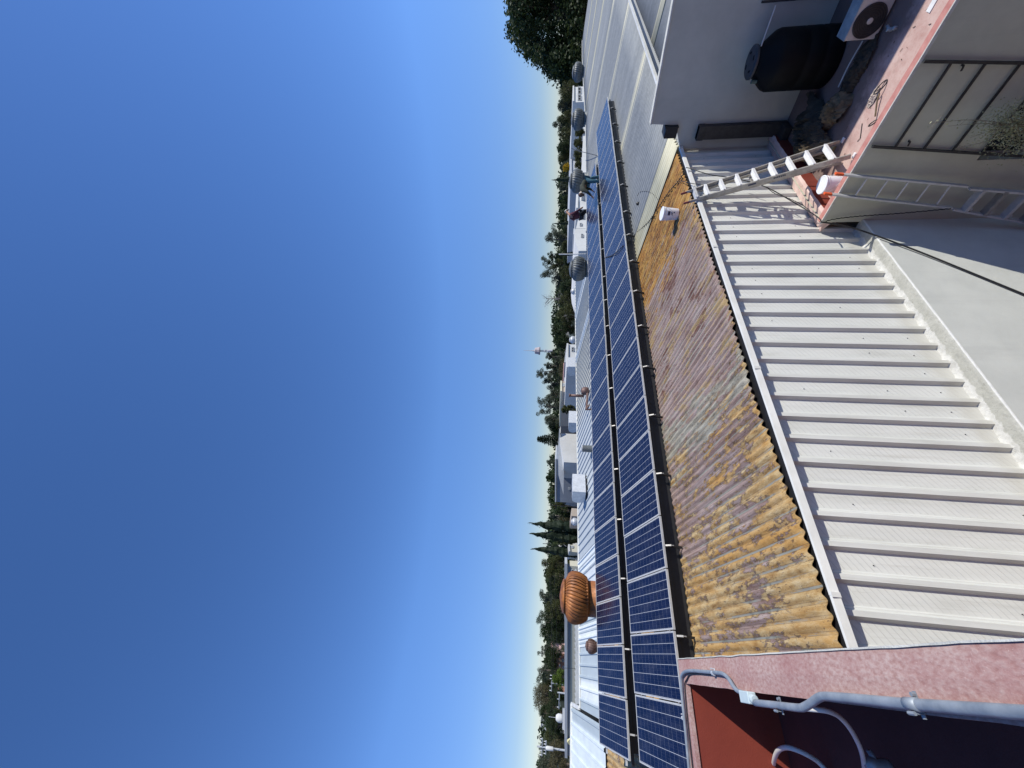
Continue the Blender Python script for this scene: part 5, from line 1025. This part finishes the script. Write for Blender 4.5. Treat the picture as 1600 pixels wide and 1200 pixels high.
def tree(y, xt, hw, D, kind, label, mat, xb=None, group='trees behind the factory', dens=1.0, cat='tree'):
    TSEED[0] += 1; rr = random.Random(TSEED[0]); hw = hw*(1.18 if kind in ('b','euc') else 1); xt = xt-(2 if kind == 'b' else 1); top = ah(xt,y,D); u = D/602; base = Vector((top.x,top.y,GZ)); H = top.z-GZ; W = hw*u*1.1
    zb = ah(xb,y,D).z if xb else GZ+H*.35
    nm = {'cyp':'cypress_tree','euc':'eucalyptus_tree','bare':'bare_tree','con':'conifer_tree'}.get(kind,'broadleaf_tree'); t = thing(nm, label, cat, base, group); cl = []; m = MB(); up = Vector((0,0,1))
    if kind == 'cyp':
        m.tube([base, lerp(base,top,.06)],[.24,.22],8); m.build('trunk', M_BARK, t); m = MB(); pf = []
        for i in range(41):
            s = i/40; pf.append((max(.02, W*.80*min(1,.7+2*s,((1-s)/.36)**.85)*(1+.08*math.sin(i*2.3))), .5+(H-.5)*s))
        m.lathe(pf, base, 14); m.v = [tuple(Vector(q)+Vector((noise.noise((q[0]*1.7,q[1]*1.7,q[2]*1.1)),noise.noise((q[1]*1.7,q[0]*1.7,q[2]*1.1)),0))*W*.30) for q in m.v]; m.build('inner_foliage', L_CYP, t)
        n = 46
        for i in range(n):
            s = i/(n-1); z = GZ+.6+(H-.6)*s; r = W*.82*min(1,.7+2*s,((1-s)/.36)**.85)+.03
            for q in range(3): a = rr.uniform(0,6.28); cl.append((Vector((top.x+r*.45*math.cos(a),top.y+r*.45*math.sin(a),z)), r*rr.uniform(.7,1.0)))
        leaves('foliage', mat, t, cl, int(9000*dens), .09*u*7, TSEED[0]); return t
    if kind in ('euc','bare'):
        sp = [base, lerp(base,top,.4)+RH*rr.uniform(-.4,.4), lerp(base,top,.75)+RH*rr.uniform(-.5,.5), lerp(base,top,.93)]; m.tube(bez(sp,5),[.32-.28*i/15 for i in range(16)],8)
        nb = 13 if kind == 'euc' else 20; tips_ = []
        for i in range(nb):
            s = .42+.52*i/nb; p = lerp(base,top,s); a = rr.uniform(0,6.28); L = W*rr.uniform(.45,1.0)*(1.15-.75*abs(s-.62)/.38*.6); dirv = (RH*math.cos(a)+FH*math.sin(a))*L+up*L*rr.uniform(.3,1.0); e = p+dirv
            if e.z > top.z: e.z = top.z-rr.uniform(0,.6)
            m.tube([p, lerp(p,e,.5)+up*.1, e],[.09,.05,.02],5); tips_.append((p,e))
            if kind == 'bare':
                for q in range(9):
                    s2 = rr.uniform(.3,1); o_ = lerp(p,e,s2); m.tube([o_, o_+Vector((rr.gauss(0,1),rr.gauss(0,1),rr.uniform(.2,1.4))).normalized()*W*.35],[.022,.008],3)
        m.build('trunk', M_BARK if kind == 'euc' else simple('pale_bare_branches',(.26,.23,.21),(.17,.15,.135),4,.9), t)
        for p, e in tips_:
            for s2 in (.45,.72,.95,1.08):
                q = lerp(p,e,s2)+Vector((rr.gauss(0,.22),rr.gauss(0,.22),rr.gauss(0,.2)))*W*.5; cl.append((q, W*rr.uniform(.17,.33)*(1 if kind == 'euc' else 1.25)))
        cl.append((top-up*W*.3, W*.26)); cl.append((top-up*W*.8+RH*W*.2, W*.34)); cl.append((lerp(base,top,.72), W*.45)); leaves('foliage', mat, t, cl, int((8500 if kind == 'euc' else 1100)*dens), u*(.62 if kind == 'euc' else .40), TSEED[0]); return t
    if kind == 'con':
        m.tube([base, top-up*.2],[.25,.04],8); n = 11
        for i in range(n):
            s = i/(n-1); z = zb+(top.z-zb)*s; L = W*(1.0-.78*s)*rr.uniform(.85,1.1); nb = 7
            for q in range(nb):
                a = 2*math.pi*q/nb+i*.6+rr.uniform(-.2,.2); e = Vector((top.x,top.y,z))+(RH*math.cos(a)+FH*math.sin(a))*L-up*L*.12; p = Vector((top.x,top.y,z+.1)); m.tube([p,e],[.05,.02],4)
                for s2 in (.2,.4,.6,.8,.92,1.0): cl.append((lerp(p,e,s2), W*.15))
        m.build('trunk', M_BARK, t); leaves('foliage', mat, t, cl, int(9000*dens), u*.60, TSEED[0]); return t
    # broad crown: irregular clumps round several limbs
    m.tube([base, lerp(base,top,.35), lerp(base,top,.62)],[.42,.30,.16],8); zc2 = (top.z+zb)/2; rz = (top.z-zb)/2; n = int(20*dens+12)
    for i in range(n):
        a = rr.uniform(0,6.28); v = rr.uniform(-1,1); h = (1-v*v)**.5; r = rr.uniform(.55,.86); q = Vector((top.x,top.y,zc2))+(RH*math.cos(a)*h+FH*math.sin(a)*h)*W*r+up*v*rz*r
        rd = min(W,rz*1.3)*rr.uniform(.17,.34); 
        if q.z+rd > top.z: q.z = top.z-rd*.95
        cl.append((q, rd)); 
        if i % 3 == 0: m.tube([Vector((top.x,top.y,max(zb-.5,GZ+H*.3))), lerp(Vector((top.x,top.y,zc2)),q,.55), q],[.12,.07,.02],5)
    cl.append((Vector((top.x,top.y,top.z-rz*.35)), min(W,rz)*.34)); cl.append((Vector((top.x,top.y,zc2)), min(W,rz)*.62)); m.build('trunk', M_BARK, t)
    leaves('foliage', mat, t, cl, int(7500*dens), u*.60, TSEED[0]); return t
T = [
 (144,873,13,75,'b','olive tree just behind the white house, next to the big dark tree',L_OLIVE,905,1),
 (166,871,10,90,'b','grey green treetop above the white house with dark windows',L_EUC,900,1),
 (185,872,9,85,'b','small dark olive crown behind the third grey turbine',L_OLIVE,905,.8),
 (196,866,10,95,'euc','tall loose grey crown above the third grey turbine',L_EUC,895,1),
 (214,873,10,90,'b','dense olive crown right of the loose grey crown',L_OLIVE,905,1),
 (232,871,11,84,'b','dark green crown where the slanting cable starts',L_DARK,898,1),
 (250,873,10,86,'b','olive crown above the middle of the grey shed',L_OLIVE,896,1),
 (262,879,9,80,'b','grey green crown beside the yellow flowering tree',L_EUC,898,.8),
 (297,874,9,90,'euc','ragged grey tree between the bending worker and the first cypress',L_EUC,896,1),
 (312,879,9,84,'b','dark crown above the bending worker head',L_DARK,905,.9),
 (322,875,9,88,'b','rounded dark crown above the space between the two workers',L_DARK,905,1),
 (339,883,9,80,'b','low olive crown right behind the crouching worker',L_OLIVE,905,.8),
 (360,878,8,84,'b','dark bush crown below the airy tree near the thin cypress',L_DARK,905,.9),
 (372,850,12,88,'euc','airy grey green tree rising between the thin cypress and the white pole',L_EUC,890,1.1),
 (386,876,9,78,'b','dense olive bush left of the white pole',L_OLIVE,908,1),
 (397,855,7,84,'euc','narrow wind blown tree directly behind the white pole',L_DARK,885,.7),
 (404,880,9,76,'b','dense dark bush behind the nearest grey turbine',L_DARK,908,1),
 (412,847,10,92,'euc','feathery olive tree above the nearest grey turbine',L_OLIVE,885,1),
 (431,843,11,95,'euc','tall loose grey tree beside the feathery olive one',L_EUC,878,1),
 (428,874,12,78,'b','olive mass of leaves under the tall loose grey tree',L_OLIVE,908,1.2),
 (448,873,11,76,'b','dark mass of leaves under the bare tree',L_DARK,908,1.1),
 (467,848,13,92,'bare','bare grey twiggy tree with hardly any leaves',L_BARE,880,1),
 (472,872,12,76,'b','olive green crown just below the bare tree',L_OLIVE,908,1.2),
 (491,869,13,74,'b','wide olive crown with yellowish clumps beside the round dark tree',L_OLIVE,908,1.3),
 (513,861,10,76,'b','round dark green tree standing highest left of the lattice tower',L_DARK,905,1.2),
 (533,866,10,74,'b','dark green spiky crown right beside the lattice tower',L_DARK,898,1.1),
 (558,852,8,100,'euc','short grey tree immediately below the lattice tower base',L_EUC,880,1),
 (570,850,7,98,'euc','leaning grey eucalyptus with a gap in the middle',L_EUC,880,.9),
 (581,838,9,98,'euc','tallest thin eucalyptus between the tower and the brown flue',L_EUC,876,1),
 (597,847,10,98,'euc','broken topped eucalyptus above the beige house',L_EUC,878,1),
 (575,874,14,90,'b','low brown green hedge of trees above the half round hood',L_BROWN,895,1),
 (606,874,12,90,'b','dark belt of leaves behind the beige house',L_DARK,895,1),
 (620,852,10,96,'euc','grey eucalyptus above the grey brown wall',L_EUC,880,1.1),
 (634,841,12,96,'euc','bushy high eucalyptus above the edge of the pale hall',L_EUC,880,1.2),
 (655,850,12,94,'euc','wide eucalyptus above the middle of the pale hall',L_EUC,882,1.3),
 (667,856,10,94,'b','dark undergrowth crown between the eucalyptus and the layered conifer',L_DARK,885,1),
 (640,876,6,44,'b','small bright topped shrub tree in front of the pale hall',L_OLIVE,903,1),
 (686,842,12,90,'con','broad layered dark conifer above the pale hall',L_CYP,873,1.2),
 (721,854,7,96,'euc','small grey treetop beyond the white roof wedge',L_EUC,872,.8),
 (729,866,7,96,'b','low dark crown beyond the white roof wedge',L_DARK,874,.6),
 (746,855,7,96,'con','small ragged conifer beyond the slate grey hall',L_DARK,872,.6),
 (770,860,6,96,'euc','little tree at the end of the slate grey hall roof',L_OLIVE,872,.6),
 (790,863,8,80,'b','olive crown behind the thin antenna pole',L_OLIVE,895,.9),
 (797,866,8,76,'b','dark crown next to the thin antenna pole',L_DARK,900,.9),
 (806,859,7,86,'euc','grey leafy top beside the tallest cypress',L_EUC,890,.9),
 (812,872,9,80,'b','greyish bushes behind the tan wall',L_BROWN,900,.9),
 (844,868,8,84,'b','olive bushes between the first two big cypresses',L_OLIVE,900,.9),
 (868,860,8,78,'b','dark crown right behind the last cypress',L_DARK,900,1),
 (880,843,13,76,'b','tall olive crown near the head of the cream building',L_OLIVE,895,1.4),
 (898,852,13,74,'b','broad mixed green crown beside the orange turbine',L_OLIVE,890,1.3),
 (916,855,12,76,'b','dark crown directly behind the orange turbine',L_DARK,888,1.2),
 (934,843,12,82,'euc','spreading grey green tree above the orange turbine',L_EUC,885,1.2),
 (950,851,12,78,'b','olive crown left below the spreading grey green tree',L_OLIVE,888,1.2),
 (966,836,14,78,'b','high dark crown past the orange turbine',L_DARK,888,1.4),
 (984,842,13,78,'b','dark rounded crown beside the tiny pink house',L_DARK,888,1.4),
 (1000,856,12,88,'euc','grey branchy tree just over the tiny pink house',L_EUC,885,1),
 (1012,845,9,84,'euc','grey green treetop between the pink house and the brick house',L_EUC,880,1),
 (1030,852,13,82,'b','dark mass of trees above the brick house',L_DARK,874,1.3),
 (1046,839,11,84,'euc','pale leaved tree top above the bright green bush',L_EUC,875,1),
 (1060,846,11,88,'b','dark crown between the pale leaved tree and the great dome tree',L_DARK,880,1.2),
 (1058,864,9,52,'b','bright yellow green bush standing out from the dark trees',L_BRIGHT,886,1.1),
 (1086,833,18,86,'b','great dome shaped brownish green tree',L_BROWN,878,2.0),
 (1082,858,12,76,'b','dark leaves in the shade under the great dome tree',L_DARK,884,1.1),
 (1110,842,13,80,'b','dark crown right after the great dome tree',L_DARK,882,1.3),
 (1128,853,14,74,'b','dark mass of leaves below the flat roofed grey house',L_DARK,884,1.4),
 (1146,852,13,76,'b','olive mass of leaves before the tall utility pole',L_OLIVE,884,1.4),
 (1160,845,11,84,'euc','grey crown behind the tall utility pole',L_EUC,880,1.2),
 (1174,858,12,66,'b','brown green bush under the white transformer',L_BROWN,884,1.3),
 (1186,842,13,80,'euc','grey leaning tree at the bottom edge of the photo',L_EUC,880,1.3),
 (1196,856,14,70,'b','olive brown crown cut by the bottom edge of the photo',L_BROWN,888,1.3),
]
for (y, xt, hw, D, kd, lb, mt, xb, dn) in T: tree(y, xt, hw, D, kd, lb+'' , mt, xb, dens=dn)
for (y, xt, hw, D, lb) in ((281,862,5,66,'short dark cypress just above the bending worker'),(349,865,4,70,'thin dark cypress beside the crouching worker'),(818,825,9,62,'tallest cypress spire, nearest the slate grey hall'),(834,827,8.5,62,'middle cypress of the three tall spires'),(857,829.5,8,62,'slimmer cypress spire nearest the orange turbine'),(397,866,4,60,'dark cypress column hidden behind the white pole')):
    tree(y, xt, hw, D, 'cyp', lb, L_CYP, group='cypress trees')
for (yy,xx,hh,lb) in ((208,900,7,'low bush in front of the far end of the grey shed'),(224,898,8,'dark low bush under the start of the slanting cable'),(243,897,8,'olive low bush in front of the middle of the grey shed'),(258,899,7,'low dark bush in front of the near end of the grey shed')): tree(yy,xx,hh,56,'b',lb,L_OLIVE,912,dens=.6)
tree(262,881,5.5,70,'b','yellow flowering tree next to the short cypress',L_YEL,893,dens=.6)
# the big dark tree at the top edge of the photo
def big_tree():
    rr = random.Random(77); D = 82; u = D/602; c0 = ah(905,20,D); base = Vector((c0.x,c0.y,GZ)); t = thing('broadleaf_tree','big dark leafy tree towering over the ridge at the top edge of the photo','tree',base,'trees behind the factory'); m = MB(); cl = []
    m.tube([base, ah(880,20,D), ah(840,5,D)],[.7,.5,.25],10)
    outline = [(786,-40),(784,-10),(793,8),(797,25),(797,45),(799,62),(806,78),(818,88),(830,96),(842,104),(853,113),(862,121),(872,128),(884,132),(897,130),(905,120)]
    for (x, y) in outline:
        for k in range(3):
            p = ah(x+rr.uniform(5,12), y-rr.uniform(4,10), D+rr.uniform(-5,4)); cl.append((p, rr.uniform(1.0,1.9)))
    for i in range(230):
        y = rr.uniform(-70,124); xmin = 786 if y < 60 else 786+(y-60)*1.35; x = rr.uniform(xmin+10, 921); p = ah(x, y-4, D+rr.uniform(-7,7)); cl.append((p, rr.uniform(1.5,2.8)))
        if i % 9 == 0: m.tube([ah(870,15,D), lerp(ah(870,15,D),p,.6)+Vector((0,0,.4)), p],[.2,.1,.03],5)
    m.build('trunk', M_BARK, t); leaves('foliage', L_DARK, t, cl, 34000, .36, 991)
big_tree()
# far off belt of trees and houses that reads as one mass
cl = []; rr = random.Random(5)
for i in range(900):
    y = rr.uniform(-80,1300); D = rr.uniform(112,170); x = 895.2-.0332*y; hh = 9+9*noise.noise((y*.022,1,0))+4*noise.noise((y*.08,3,0))
    if 636 < y < 790 and D < 130: D = 150
    p = ah(x-rr.uniform(-8,max(3,hh)), y, D); cl.append((p, rr.uniform(1.2,2.4)))
em = thing('far_trees','x','x'); fo = leaves('far_treeline', L_DARK, em, cl, 52000, .55, 5); fo.parent = None; bpy.data.objects.remove(em); tag(fo, 'low hazy belt of distant treetops along the horizon', 'tree belt', kind='stuff')
g = MB(); nn = 80; vs = []
for i in range(nn+1):
    y = -300+1900*i/nn; a = ah(880,y,200); h = 5.0+2.5*noise.noise((i*.35,0,0)); vs += [(a.x,a.y,GZ),(a.x*1.0,a.y,GZ+h+.0)]+[(a.x*1.6,a.y*1.6,GZ+h)]
g.add(vs, [(3*i+j,3*i+j+1,3*(i+1)+j+1,3*(i+1)+j) for i in range(nn) for j in range(2)]); tag(g.build('hills', simple('hazy_dark_green_hill',(.07,.085,.06),(.05,.06,.045),.05,1)), kind='structure')
